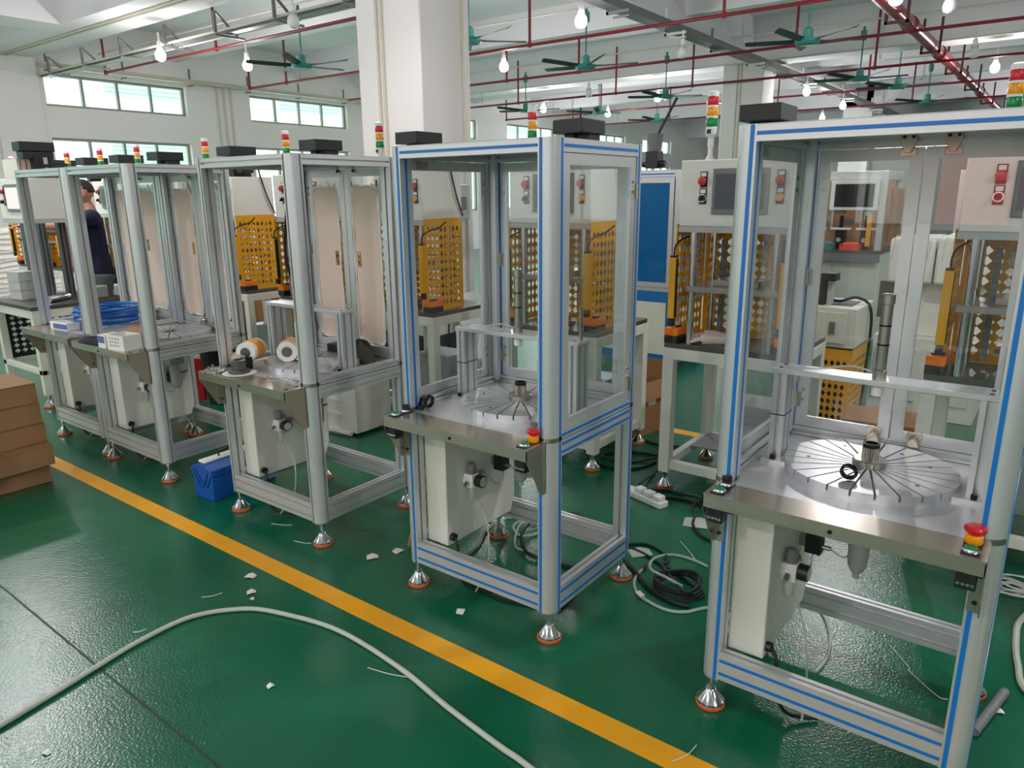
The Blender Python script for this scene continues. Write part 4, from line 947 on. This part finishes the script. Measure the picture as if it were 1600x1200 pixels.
MB().obox((0, .075, .1), (1, 0, 0), (0, 1, .6), (0, -.6, 1), .073, .025, .0015).build('carton_flap', KRAFT, t)
q = MB(); rr = random.Random(2)
for k in range(3):
    for j in range(4): q.obox((-.045+.024*j, -.0557, .066-.02*k), (rr.uniform(-1, 1), 0, 1), (0, 1, 0), (1, 0, rr.uniform(-.3, .3)), .006, .0005, .0012).obox((-.045+.024*j, -.0557, .066-.02*k), (1, 0, rr.uniform(-.4, .4)), (0, 1, 0), (0, 0, 1), .007, .0005, .0011)
q.build('handwriting', INK, t)
t = thing('part_box', 'small white and blue part box left of the white carton on the second station', 'box', (-4.262, 1.865, .776), .12)
MB().box(-.035, -.05, 0, .035, .05, .075).build('box_body', PAPERW, t, bev=.002); MB().box(-.03, -.0515, .03, .03, -.0503, .068).build('blue_print', bpy.data.materials['blue_print'], t)
def cloth_heap(name, label, cx, cy, z, rx, ry, h, mt_, seed):
    rr = random.Random(seed); mb = MB(); n, m_ = 22, 7; vs = []; ph = [rr.uniform(0, 6) for _ in range(4)]
    for j in range(m_+1):
        f = j/m_
        for i in range(n):
            a = 2*PI*i/n; k = 1+.2*math.sin(3*a+ph[0])+.12*math.sin(5*a+ph[1])
            rad = math.cos(f*PI/2)**.7*k; zz = h*(math.sin(f*PI/2))*(1+.18*math.sin(4*a+ph[2]+f*3))+.001
            vs.append((cx+rx*rad*math.cos(a), cy+ry*rad*math.sin(a), z+zz))
    fs = [(j*n+i, j*n+(i+1) % n, (j+1)*n+(i+1) % n, (j+1)*n+i) for j in range(m_) for i in range(n)]+[tuple(range(n))[::-1]]
    return tag(mb.add(vs, fs).build(name, mt_, smooth=70), label, 'cloth')
cloth_heap('rag', 'navy cloth hanging at the left end of the second station shelf', -4.46, 1.865, .777, .14, .05, .03, CLOTHK, 1)
cloth_heap('rag', 'brown cloth heaped behind the white carton on the second station', -4.2, 1.99, .776, .13, .045, .06, CLOTHB, 2)
cloth_heap('work_jacket', 'dark olive jacket heaped at the back right of the third station', -2.79, 2.42, .776, .09, .055, .1, CLOTHG, 3)
def rolled_hub(x, y, z, rz, label):
    t = thing('wrapped_hub', label, 'wrapped part', (x, y, z), rz, 'foam wrapped hubs')
    pr = [(.05, -.06), (.05, .06), (.045, .062), (.03, .063), (.03, -.063), (.045, -.062)]
    MB().lathe([(.03, -.064), (.05, -.062), (.052, 0), (.05, .062), (.03, .064), (.029, .04)], (0, 0, .052), 'y', n=24).build('foam_wrap', WHITE, t)
    MB().lathe([(.0525, -.03), (.054, -.01), (.0525, .035)], (0, 0, .052), 'y', n=24).build('tape_band', AMBER, t)
    MB().lathe([(.022, -.066), (.026, -.0655), (.026, -.06)], (0, 0, .052), 'y', n=20).build('hub_end', DARKST, t)
    MB().obox((.075, -.03, .02), (1, 0, .2), (0, 1, 0), (-.2, 0, 1), .035, .03, .002).build('foam_tail', WHITE, t)
rolled_hub(-3.17, 2.05, .803, .5, 'tape banded foam roll in front on the third station, left one'); rolled_hub(-3.03, 2.17, .803, .75, 'tape banded foam roll farther right on the third station turntable')
t = thing('bare_hub', 'grey steel hub on opened white foam on the third station shelf', 'hub', (-3.08, 1.915, .7757), .2)
MB().lathe([(.075, 0), (.08, .004), (.05, .006)], (0, 0, 0), n=20).build('foam_sheet', WHITE, t)
MB().lathe([(.05, .006), (.052, .01), (.05, .02), (.034, .022), (.034, .065), (.03, .068), (.02, .068), (.02, .06)], (0, 0, 0), n=28).build('hub_body', DARKST, t)
t = thing('bare_hub', 'black splined sleeve behind the grey hub on the third station shelf', 'hub', (-3.13, 1.99, .7757))
MB().lathe([(.026, 0), (.028, .004), (.028, .06), (.02, .062), (.018, .05)], n=24).build('sleeve', BLACKO, t)
t = thing('steel_disc', 'polished steel disc with studs at the left end of the third station shelf', 'disc', (-3.21, 1.87, .7757))
MB().lathe([(.048, 0), (.05, .002), (.05, .014), (.046, .016), (.01, .016)], n=32).build('disc', CHROME, t)
for a in (.3, 1.6, 3.0, 4.4): MB().cyl((.03*math.cos(a), .03*math.sin(a), .016), (.03*math.cos(a), .03*math.sin(a), .03), .006, n=8).build('stud', GEAR, t)
t = thing('foam_roll', 'yellow taped foam roll at the left post of the third station', 'wrapped part', (-3.19, 1.985, .7757), 1.2)
MB().lathe([(.02, -.05), (.035, -.045), (.037, .03), (.03, .06), (.015, .065)], (0, 0, .038), 'y', n=18).build('roll', PLASTIC, t); MB().lathe([(.026, -.04), (.026, .04)], (0, 0, .038), 'y', n=14).build('tape_core', AMBER, t)
t = thing('spanner', 'combination spanner lying on the third station plate', 'spanner', (-2.8, 1.958, .776), .12)
MB().box(-.075, -.006, 0, .07, .006, .006).build('handle', CHROME, t, bev=.002); MB().lathe([(.014, .0), (.015, .002), (.015, .006), (.008, .007)], (-.085, 0, 0), n=14).build('ring_end', CHROME, t); MB().box(.07, -.012, 0, .088, -.004, .006).box(.07, .004, 0, .088, .012, .006).build('open_end', CHROME, t)
t = thing('parts_bag', 'clear bag of bolts behind the right post of the third station', 'bag', (-2.72, 2.12, .8035))
o = cloth_heap('bag_film', None, 0, 0, 0, .07, .06, .05, PLASTIC, 9); o.parent = t; del o['category']
for k in range(6): MB().cyl((-.03+.012*k, -.01+.005*(k % 3), .008), (-.02+.012*k, .015, .02), .006, n=6).build('bolt', DARKST, t)
t = thing('parts_carton', 'dark tray of parts at the back of the third station', 'tray', (-2.95, 2.46, .8035), .0)
MB().box(-.09, -.05, 0, .09, .04, .04).build('tray_body', BLACK, t, bev=.003)
# middle and nearest stations
def splined_ring(x, y, z, tilt, rz, label, R=.02):
    t = thing('splined_ring', label, 'ring', (x, y, z), 0, 'loose splined rings')
    o_ = []; i_ = []
    mb = MB(); n = 30; vs = []
    for k in range(n):
        a = 2*PI*k/n; ro = R*(1 if k % 2 else .95); ri = R*.66
        for r_, h in ((ro, 0), (ro, .012), (ri, .012), (ri, 0)): vs.append((r_*math.cos(a), r_*math.sin(a), h))
    fs = []
    for k in range(n):
        j = (k+1) % n
        for q in range(4): fs.append((k*4+q, j*4+q, j*4+(q+1) % 4, k*4+(q+1) % 4))
    b_ = mb.add(vs, fs).build('ring_body', BLACKO, t, smooth=0); b_.rotation_euler = (tilt, 0, rz); b_.location = (0, 0, R*math.sin(abs(tilt)))
    m2 = MB()
    for k in range(6):
        a = 2*PI*k/6; m2.cyl((R*.82*math.cos(a), R*.82*math.sin(a), .012), (R*.82*math.cos(a), R*.82*math.sin(a), .014), .0022, n=6)
    m2.build('ring_pins', GEAR, b_)
splined_ring(-.408, 2.125, .8035, .7, .5, 'black splined ring tilted on the nearest station turntable', .024)
splined_ring(-1.935, 1.985, .775, 1.2, -.5, 'dark splined ring nearest the shelf corner of the middle station', .03)
splined_ring(-1.94, 2.025, .775, 1.1, -.2, 'dark splined ring stacked behind the other at the middle station corner', .026)
t = thing('strip_stack', 'stack of thin grey strips beside the red emergency stop of the middle station', 'strip stack', (-1.43, 2.04, .776), .9)
for k in range(5): MB().obox((.006*k-.012, 0, .006+.004*(k % 2)), (0, 1, .03), (1, 0, 0), (0, 0, 1), .045, .0025, .004).build('strip', GREYP, t)
# gloves on the press table
def glove(x, y, z, rz, label, s=1.0):
    mb = MB(); R_ = lambda u, v, w: (u*s, v*s, w*s)
    mb.tube([R_(-.11, 0, .02), R_(-.09, 0, .022), R_(-.05, 0, .02), R_(0, .0, .022), R_(.04, .0, .02), R_(.05, 0, .018)], [.02*s, .026*s, .024*s, .03*s, .03*s, .018*s], n=10)
    for k, (dy, ln, b_) in enumerate(((-.03, .06, -.02), (-.01, .075, -.005), (.01, .07, .01), (.028, .055, .02))):
        mb.tube(spline([R_(.03, dy*.8, .018), R_(.06, dy, .022), R_(.04+ln*.7, dy+b_*.5, .017), R_(.05+ln, dy+b_, .012)], 4), [.0085*s]*12+[.006*s], n=8)
    mb.tube(spline([R_(-.01, -.02, .018), R_(.01, -.045, .02), R_(.035, -.06, .014)], 4), .011*s, n=8)
    o = mb.build('work_glove', GLOVEM); o.location = (x, y, z); o.rotation_euler = (0, 0, rz)
    o.modifiers.new('rm', 'REMESH').voxel_size = .003
    return tag(o, label, 'glove', 'work gloves')
glove(-1.42, 3.6, .829, 3.5, 'white knit work glove in front on the press table'); glove(-1.45, 3.7, .829, 3.1, 'white knit work glove lying behind the other one on the press table')
# cable hanging in front of the third station, and cables over presses
cable([(-4.5, 3.6, 1.757), (-4.44, 3.45, 1.765), (-4.36, 3.3, 1.76), (-4.34, 3.22, 1.66), (-4.36, 3.2, 1.5), (-4.38, 3.18, 1.25), (-4.36, 3.18, 1.08), (-4.28, 3.2, 1.02), (-4.2, 3.22, 1.05)], .011, RUBBER, 'thick black cable hanging in a loop seen inside the third station', 'hanging_cable')
cable([(-4.4, 3.6, 1.755), (-4.36, 3.42, 1.76), (-4.28, 3.28, 1.72), (-4.22, 3.2, 1.6), (-4.18, 3.2, 1.48), (-4.13, 3.2, 1.3)], .009, RUBBER, 'second black cable hanging beside the loop inside the third station', 'hanging_cable')
# white wrapped box behind the third station
t = thing('wrapped_cabinet', 'white cabinet in clear film on the floor behind the third station', 'cabinet', (-3.98, 3.22, 0))
MB().box(-.28, -.1, .02, .3, .22, .52).build('cabinet_body', WHITEP, t, bev=.004)
q = MB(); rr = random.Random(6)
for i in range(5): q.box(-.29-.002*i, -.11-.003*i, .03+.1*i, .15, .2, .035+.1*i)
q.tube([(-.3, .2, .02), (-.31, 0, .02), (-.28, -.13, .02), (-.1, -.14, .018), (.1, -.13, .02), (.26, -.12, .02)], [.018, .02, .022, .016, .022, .018], n=6); q.build('crinkled_film', WRINKLE, t)
# bin and red crate behind the second station
t = thing('waste_bin', 'black waste bin with a light rim behind the second station', 'bin', (-5.25, 3.12, 0))
MB().lathe([(.13, 0), (.16, .42), (.165, .44), (.15, .44), (.12, .02)], n=20).build('bin_body', BLACK, t); MB().lathe([(.165, .44), (.175, .445), (.175, .46), (.16, .46)], n=20).build('bin_rim', LGREY, t)
t = thing('red_crate', 'red folded crate leaning behind the second station', 'crate', (-5.5, 2.95, 0), .2)
MB().box(-.14, -.02, 0, .0, .02, .36).build('side_panel', RED, t, bev=.004); MB().obox((.07, .02, .18), (1, .4, 0), (-.4, 1, 0), (0, 0, 1), .075, .016, .17).build('side_panel', RED, t, bev=.004)
# things on the table of the far left press
t0 = (-6.72, 2.42)
for k in range(3): carton('part_carton', ['small white carton, lowest of the stack on the far left press table', 'small white carton, middle of the stack on the far left press table', 'small white carton, topmost of the stack on the far left press table'][k], -6.78, 2.36, .796+.075*k, .18, .14, .074, .1, mt_=LGREY, group='white cartons on the far left press table')
tag(MB().cyl((-6.47, 2.56, .823), (-6.34, 2.36, .823), .027, n=18).cyl((-6.34, 2.36, .823), (-6.339, 2.3585, .823), .017, n=14).build('metal_tube', CHROME), 'bright metal tube lying on the far left press table', 'tube')
tag(MB().box(-6.42, 2.62, .796, -6.25, 2.78, .9).build('foil_pack', GALV, bev=.01), 'grey foil pack at the right end of the far left press table', 'pack')

# ------------------------------------------------------------------ machines behind the presses
t = thing('enclosed_machine', 'blue machine with a dark blue see-through door behind the presses', 'machine', (-2.735, 6.07, 0))
w_, d = 1.05, .75
MB().box(-w_, 0, .06, 0, d, .72).build('base_cabinet', MBLUE, t, bev=.004)
MB().box(-w_+.08, -.006, .14, -.1, -.0005, .62).build('white_panel', CREAM, t); MB().box(.0005, .08, .14, .006, d-.1, .62).build('white_panel', CREAM, t)
for x in (-w_+.08, -.08):
    for y in (.08, d-.08): MB().lathe([(.05, 0), (.05, .02), (.02, .03), (.02, .062)], (x, y, 0), n=14).build('machine_foot', RUBBER, t)
MB().box(-w_, 0, .72, 0, d, .745).build('base_plate', ALUP, t)
for x in (-w_, -.06):
    for y in (0, d-.06): MB().box(x, y, .745, x+.06, y+.06, 1.78).build('frame_post', ALU, t, bev=.003)
MB().box(-w_+.06, 0, 1.72, -.06, .06, 1.78).box(-w_+.06, d-.06, 1.72, -.06, d, 1.78).box(-w_, .06, 1.72, -w_+.06, d-.06, 1.78).box(-.06, .06, 1.72, 0, d-.06, 1.78).build('top_rail', ALU, t, bev=.002)
MB().box(-w_+.07, -.003, 1.74, -.07, .0, 1.75).build('slot_cover', BLUE, t)
dr = door_frame('x', -w_+.07, -.07, .76, 1.71, -.004, .02, .04).build('door', ALU, t)
MB().box(-w_+.11, .004, .8, -.11, .01, 1.67).build('door_pane', BLUEACR, dr); MB().box(-.0595, .08, .76, -.052, d-.08, 1.7).build('side_pane', BLUEACR, t)
MB().box(-w_+.1, d-.05, .76, -.1, d-.04, 1.7).build('rear_panel', NAVYP, t)
mt2 = MB().box(-.45, .18, 1.8, -.33, .3, 1.95).cyl((-.5, .24, 1.84), (-.28, .24, 1.84), .03, n=12).build('top_motor', BLACK, t, bev=.004)
MB().lathe([(.055, 1.95), (.058, 1.98), (.085, 2.09), (.085, 2.1)], (-.39, .24, 0), n=18).build('funnel', GREYP, t); MB().box(-.4, .2, 1.78, -.38, .22, 1.9).build('motor_stand', ALU, t)
MB().cyl((-.37, .24, 2.08), (-.22, .3, 2.4), .012, n=8).build('black_rod', BLACK, t)
# white control cabinet on a yellow perforated stand
t = thing('control_cabinet', 'white control cabinet on a yellow perforated stand behind the nearest station', 'cabinet', (-1.02, 5.0, 0))
MB().box(-.46, .04, .02, 0, .46, .59).build('inner_box', BLACKO, t)
perforated('y', .0, -.46, 0, .0, .59, 11, 9, mbm=.05, mt_=.07).build('stand_panel', YELLOW, t, smooth=0); perforated('x', .0, .004, .46, .0, .59, 9, 9, mbm=.05, mt_=.07).build('stand_panel', YELLOW, t, smooth=0)
MB().box(-.47, -.01, .6, .01, .48, .86).build('cabinet_body', CREAM, t, bev=.005)
dd = MB().box(-.43, -.02, .63, -.05, -.0105, .83).build('cabinet_door', CREAM, t, bev=.002); MB().box(-.15, -.028, .69, -.115, -.0205, .77).build('door_handle', GREYP, dd, bev=.002)
MB().box(-.35, .1, .861, -.05, .36, .864).build('cable_opening', BLACK, t)
MB().tube(spline([(-.3, .2, .865), (-.25, .15, .9), (-.15, .18, .88), (-.05, .25, .9), (.03, .3, .8), (.035, .3, .4), (.03, .28, .1)]), .01).build('cabinet_cable', RUBBER, t)
t = thing('valve_tower', 'black block on a grey column standing on the white control cabinet', 'actuator', (-1.26, 5.12, .86))
MB().box(-.08, -.05, 0, .02, .05, .16).build('column', BLACK, t, bev=.003); MB().box(-.09, -.06, .16, .08, .06, .21).build('black_block', BLACK, t, bev=.003); MB().box(.03, -.03, 0, .06, .03, .16).build('grey_side', LGREY, t)
# film-wrapped white machine, doors with grey plates
t = thing('wrapped_machine', 'tall cream machine wrapped in clear film behind the nearest station', 'machine', (-.78, 5.75, 0))
MB().box(-.26, 0, .0, .42, .6, .58).build('lower_body', CREAM, t, bev=.006); MB().box(-.2, .1, .58, .4, .6, .96).build('mid_body', CREAM, t, bev=.006)
MB().box(-.22, -.02, .96, .06, .6, 1.27).build('upper_cover', CREAM, t, bev=.02); MB().box(.07, -.02, .96, .42, .6, 1.28).build('upper_cover', CREAM, t, bev=.02)
for x in (-.27, .16): MB().box(x, .06, .7, x+.12, .09, .96).build('grey_plate', DARKST, t, bev=.003)
MB().box(.1, -.012, .12, .38, -.0005, .5).build('front_door', CREAM, t, bev=.003); MB().box(-.24, -.012, .12, .05, -.0005, .5).build('front_door', CREAM, t, bev=.003)
q = MB(); rr = random.Random(8)
for i in range(14):
    x = -.2+.044*i; q.tube(spline([(x, -.024, 1.1+rr.uniform(0, .1)), (x+.01, -.022, 1.26), (x+.015, .0, 1.283), (x+.02, .2, 1.284)], 3), .003, n=5)
q.build('film_folds', PLASTIC, t)
# assembly machines far back
def far_machine(x, y, label):
    t = thing('far_machine', label, 'machine', (x, y, 0), 0, 'distant assembly machines')
    W, D = 1.3, .8
    MB().box(0, .02, .1, W, D, .98).build('base_cabinet', CREAM, t, bev=.005)
    for px in (.06, W-.06):
        for py in (.1, D-.08): MB().cyl((px, py, 0), (px, py, .1), .03, n=12).build('machine_foot', BLACK, t)
    for k in range(3): MB().box(.03+k*.42, .008, .15, .03+k*.42+.4, .0195, .92).build('cabinet_door', CREAM, t, bev=.003)
    MB().box(-.02, -.1, .98, W+.02, D, 1.01).build('work_plate', DARKST, t); MB().box(-.02, -.1, .9, W+.02, -.08, .98).build('apron', GREYP, t)
    for px in (0, W-.06):
        for py in (0, D-.06): MB().box(px, py, 1.01, px+.06, py+.06, 1.77).build('frame_post', ALU, t, bev=.003)
    MB().box(.06, 0, 1.69, W-.06, .06, 1.77).box(.06, D-.06, 1.69, W-.06, D, 1.77).box(0, .06, 1.69, .06, D-.06, 1.77).box(W-.06, .06, 1.69, W, D-.06, 1.77).build('top_rail', ALU, t, bev=.003)
    MB().box(.06, .3, 1.4, W-.06, .33, 1.43).build('cross_rail', WHITE, t); MB().box(.05, D-.1, 1.012, W-.05, D-.06, 1.69).build('back_sheet', KRAFTD, t)
    q = MB().box(W-.5, -.06, 1.4, W-.06, -.01, 1.68).build('control_screen', WHITE, t, bev=.004); MB().box(W-.46, -.064, 1.43, W-.1, -.0605, 1.65).build('screen', BLACKO, q)
    for k in range(5):
        xx = .12+k*.24; a = MB().box(xx, .1, 1.012, xx+.09, .2, 1.2).cyl((xx+.04, .15, 1.2), (xx+.04, .15, 1.34), .02, n=10).build('actuator', BLACKO, t); MB().cyl((xx+.04, .09, 1.1), (xx+.04, .1, 1.1), .025, n=10).build('knob', CHROME, a); MB().box(xx-.05, .12, 1.2, xx+.14, .16, 1.22).build('bar', WHITE, a)
    rr = random.Random(int(x*10)+50)
    for k in range(16):
        bx_, bz_ = .08+rr.random()*(W-.3), 1.05+rr.random()*.32; sx_, sz_ = .02+rr.random()*.04, .015+rr.random()*.03
        MB().box(bx_, .2+rr.random()*.1, bz_, bx_+sx_*2, .34, bz_+sz_*2).build('valve_block', (GREYP, LGREY, DARKST, WHITE)[k % 4], t)
    for k in range(4): MB().cyl((.2+k*.28, .25, 1.2), (.2+k*.28, .25, 1.69), .012, n=8).build('guide_rod', LGREY, t)
    MB().box(W-.14, -.04, 1.05, W-.1, -.01, 1.36).build('light_curtain', YELLOW, t)
    for k in range(3): MB().tube(spline([(W+.05, .1+k*.14, 1.1), (W+.06, .1+k*.14, 1.4), (W+.05, .12+k*.14, 1.6)], 4), .035, n=8).build('hose_sleeve', KRAFTD, t)
    return t
far_machine(-2.78, 8.0, 'far assembly machine with white framed screen seen through the left glass door')
far_machine(-.95, 8.6, 'far assembly machine partly seen through the right glass door')
def bin_(x, y, z, label, m_): 
    t = thing('part_bin', label, 'bin', (x, y, z)); w_, d, h = .09, .07, .06
    MB().box(-w_, -d, 0, w_, d, .004).box(-w_, -d, .004, w_, -d+.004, h*.6).box(-w_, d-.004, .004, w_, d, h).box(-w_, -d+.004, .004, -w_+.004, d-.004, h).box(w_-.004, -d+.004, .004, w_, d-.004, h).build('bin_shell', m_, t)
    MB().box(-w_+.02, -d+.02, .004, w_-.02, d-.02, .075).build('bin_content', m_, t, bev=.02)
bin_(-1.75, 7.97, 1.0105, 'orange red part bin on the far assembly machine', mat('vermilion_plastic', (236, 84, 50), .4)); bin_(-2.0, 7.97, 1.0105, 'teal part bin on the far assembly machine', TEAL)
t = thing('leaning_board', 'pale board leaning on the near column seen through the middle station', 'board', (-4.6, 5.47, 0))
MB().obox((0, 0, .33), (0, 1, 0), (1, 0, .3), (-.3, 0, 1), .19, .008, .33).build('board_sheet', WHITEP, t)
t = thing('equipment_case', 'low black case with a bright steel lid behind the middle station', 'case', (-4.12, 4.4, 0), .1)
MB().box(-.17, -.16, 0, .17, .16, .23).build('case_body', BLACK, t, bev=.004); MB().box(-.175, -.165, .2302, .175, .165, .245).build('case_lid', GALV, t, bev=.002)
cable([(-3.7, 4.1), (-3.4, 4.35), (-3.1, 4.5), (-2.8, 4.45), (-2.75, 4.25), (-3.0, 4.1), (-3.3, 4.15), (-3.5, 4.4)], .009, RUBBER, 'black cable looping on the floor far behind the middle station')
# film-covered pallet at the far left
t = thing('wrapped_pallet', 'tall load wrapped in white film at the far left edge', 'wrapped load', (-12.2, 4.2, 0))
MB().box(-.5, -.6, 0, .5, .4, .12).build('pallet', KRAFT, t); MB().box(-.5, -.6, .12, .5, .4, 1.2).build('film_wrap', WRINKLE, t, bev=.05)
q = MB(); rr = random.Random(12)
for k in range(16): q.tube(spline([(.52, -.55, .15+k*.065+rr.uniform(-.02, .02)), (.525, -.1, .15+k*.065+rr.uniform(-.04, .04)), (.52, .35, .15+k*.065+rr.uniform(-.02, .02))], 4), .008, n=5)
q.build('film_folds', WRINKLE, t)

# ------------------------------------------------------------------ the worker
def skin_mesh(name, joints, links, root, sub=2):
    me = bpy.data.meshes.new(name); me.from_pydata([j[0] for j in joints], links, [])
    o = bpy.data.objects.new(name, me); COL.objects.link(o)
    o.modifiers.new('skin', 'SKIN'); me.skin_vertices or me.attributes
    sv = me.skin_vertices[0].data
    for i, j in enumerate(joints):
        r = j[1]; sv[i].radius = r if isinstance(r, tuple) else (r, r); sv[i].use_root = (i == root)
    s = o.modifiers.new('sub', 'SUBSURF'); s.levels = sub; s.render_levels = sub
    dg = bpy.context.evaluated_depsgraph_get(); dg.update()
    m2 = bpy.data.meshes.new_from_object(o.evaluated_get(dg)); m2.name = name
    bpy.data.objects.remove(o)
    return m2
def mesh_obj(name, me, mt_, parent):
    me.materials.clear(); me.materials.append(mt_); me.polygons.foreach_set('use_smooth', [True]*len(me.polygons))
    o = bpy.data.objects.new(name, me); COL.objects.link(o); o.parent = parent; return o
# local frame: the person faces -y, left hand on +x
person = thing('person', 'worker in a navy short-sleeved shirt and grey trousers reaching forward beside the far left press', 'person', (-7.44, 3.24, 0), -.38)
J = [((0, .01, .95), (.135, .09)), ((0, .0, 1.12), (.135, .09)), ((0, .0, 1.3), (.16, .1)), ((0, .015, 1.42), (.09, .06)), ((0, .01, 1.5), .052), ((0, -.015, 1.57), .055),
     ((.185, .01, 1.39), .05), ((.23, -.22, 1.34), .045), ((.16, -.45, 1.36), .034), ((.15, -.53, 1.36), (.03, .018)),
     ((-.185, .01, 1.39), .05), ((-.23, -.2, 1.27), .045), ((-.12, -.43, 1.3), .034), ((-.1, -.51, 1.3), (.03, .018)),
     ((.09, .01, .88), .088), ((.1, -.01, .48), .062), ((.11, .03, .1), .042), ((.115, -.1, .05), (.04, .03)),
     ((-.09, .01, .88), .088), ((-.1, -.01, .48), .062), ((-.11, .03, .1), .042), ((-.115, -.1, .05), (.04, .03))]
Lk = [(0, 1), (1, 2), (2, 3), (3, 4), (4, 5), (3, 6), (6, 7), (7, 8), (8, 9), (3, 10), (10, 11), (11, 12), (12, 13), (0, 14), (14, 15), (15, 16), (16, 17), (0, 18), (18, 19), (19, 20), (20, 21)]
for hx, hy, hz, sg in ((.15, -.53, 1.36, 1), (-.1, -.51, 1.3, -1)):
    base = 9 if sg > 0 else 13
    for k in range(4):
        i = len(J); x = hx+(k-1.5)*.02; ln = (.07, .08, .076, .06)[k]
        J += [((x, hy-.03, hz-.002), .009), ((x+(k-1.5)*.003, hy-.03-ln*.6, hz-.01), .0085), ((x+(k-1.5)*.003, hy-.03-ln, hz-.03), .007)]
        Lk += [(base, i), (i, i+1), (i+1, i+2)]
    i = len(J); J += [((hx-sg*.04, hy-.0, hz-.01), .01), ((hx-sg*.055, hy-.045, hz-.02), .008)]; Lk += [(base, i), (i, i+1)]
body = skin_mesh('body', J, Lk, 0)
# head joined into the same surface object
bm = bmesh.new(); bm.from_mesh(body)
def ball(bm, c, r, f=None, seg=24):
    g = bmesh.ops.create_uvsphere(bm, u_segments=seg, v_segments=max(8, seg*2//3), radius=1)
    for v in g['verts']:
        p = v.co.copy(); q = Vector((p.x*r[0], p.y*r[1], p.z*r[2]))
        if f: q = f(p, q)
        v.co = q+Vector(c)
def headf(p, q):
    if p.z < 0: q.x *= 1-.25*(-p.z); 
    if p.y < -.3 and p.z < -.2: q.y += .0; 
    if p.y > 0 and p.z < -.3: q.y *= .8
    if p.y < -.85 and abs(p.x) < .3: q.y -= .004
    return q
hc = Vector((0, -.03, 1.635))
ball(bm, hc, (.076, .096, .118), headf, 32)
ball(bm, hc+Vector((0, -.098, -.012)), (.014, .022, .02), None, 10)      # nose
ball(bm, hc+Vector((0, -.096, .022)), (.045, .012, .01), None, 12)       # brow
ball(bm, hc+Vector((0, -.088, -.055)), (.024, .012, .008), None, 10)     # lips
ball(bm, hc+Vector((0, -.078, -.092)), (.026, .022, .018), None, 10)     # chin
for s in (-1, 1): ball(bm, hc+Vector((s*.076, .008, -.008)), (.01, .022, .034), None, 12)
bm.to_mesh(body); bm.free()
bo = mesh_obj('body', body, SKIN, person)
for s in (-1, 1):
    q = MB().lathe([(.003, -.012), (.011, -.008), (.013, 0), (.011, .008), (.003, .012)], (s*.03+hc.x, hc.y-.082, hc.z+.006), n=12).build('eye', WHITE, person); MB().cyl((s*.03, hc.y-.0955, hc.z+.006), (s*.03, hc.y-.094, hc.z+.006), .006, n=10).build('iris', BLACK, q)
bm = bmesh.new(); ball(bm, hc+Vector((0, .008, .012)), (.081, .1, .114), None, 32)
dv = [v for v in bm.verts if v.co.z < hc.z+.06 and v.co.y < hc.y-.01 or v.co.z < hc.z-.01 or (v.co.z < hc.z+.035 and v.co.y < hc.y+.04)]
bmesh.ops.delete(bm, geom=dv, context='VERTS'); hm = bpy.data.meshes.new('hair'); bm.to_mesh(hm); bm.free(); ho = mesh_obj('hair', hm, HAIR, person); ho.modifiers.new('thick', 'SOLIDIFY').thickness = .006
SJ = [((0, .01, .72), (.2, .17)), ((0, .0, 1.0), (.178, .135)), ((0, .0, 1.3), (.18, .12)), ((0, .015, 1.42), (.135, .09)), ((0, .012, 1.495), (.072, .07)), ((.19, .01, 1.41), .076), ((.222, -.16, 1.36), .066), ((-.19, .01, 1.41), .076), ((-.222, -.14, 1.3), .066)]
so = mesh_obj('shirt', skin_mesh('shirt', SJ, [(0, 1), (1, 2), (2, 3), (3, 4), (3, 5), (5, 6), (3, 7), (7, 8)], 0), SHIRT, person)
for x, y, z in ((.224, -.19, 1.352), (-.224, -.17, 1.292)):
    pass
TJ = [((0, .01, .98), (.18, .13)), ((.09, .01, .84), .12), ((.1, -.01, .48), .076), ((.11, .03, .12), .06), ((-.09, .01, .84), .12), ((-.1, -.01, .48), .076), ((-.11, .03, .12), .06)]
mesh_obj('trousers', skin_mesh('trousers', TJ, [(0, 1), (1, 2), (2, 3), (0, 4), (4, 5), (5, 6)], 0), TROUS, person)
for s in (-1, 1): mesh_obj('shoe', skin_mesh('shoe', [((s*.11, .06, .05), (.042, .048)), ((s*.112, -.05, .045), (.045, .044)), ((s*.117, -.15, .035), (.04, .032))], [(0, 1), (1, 2)], 0), BLACK, person)
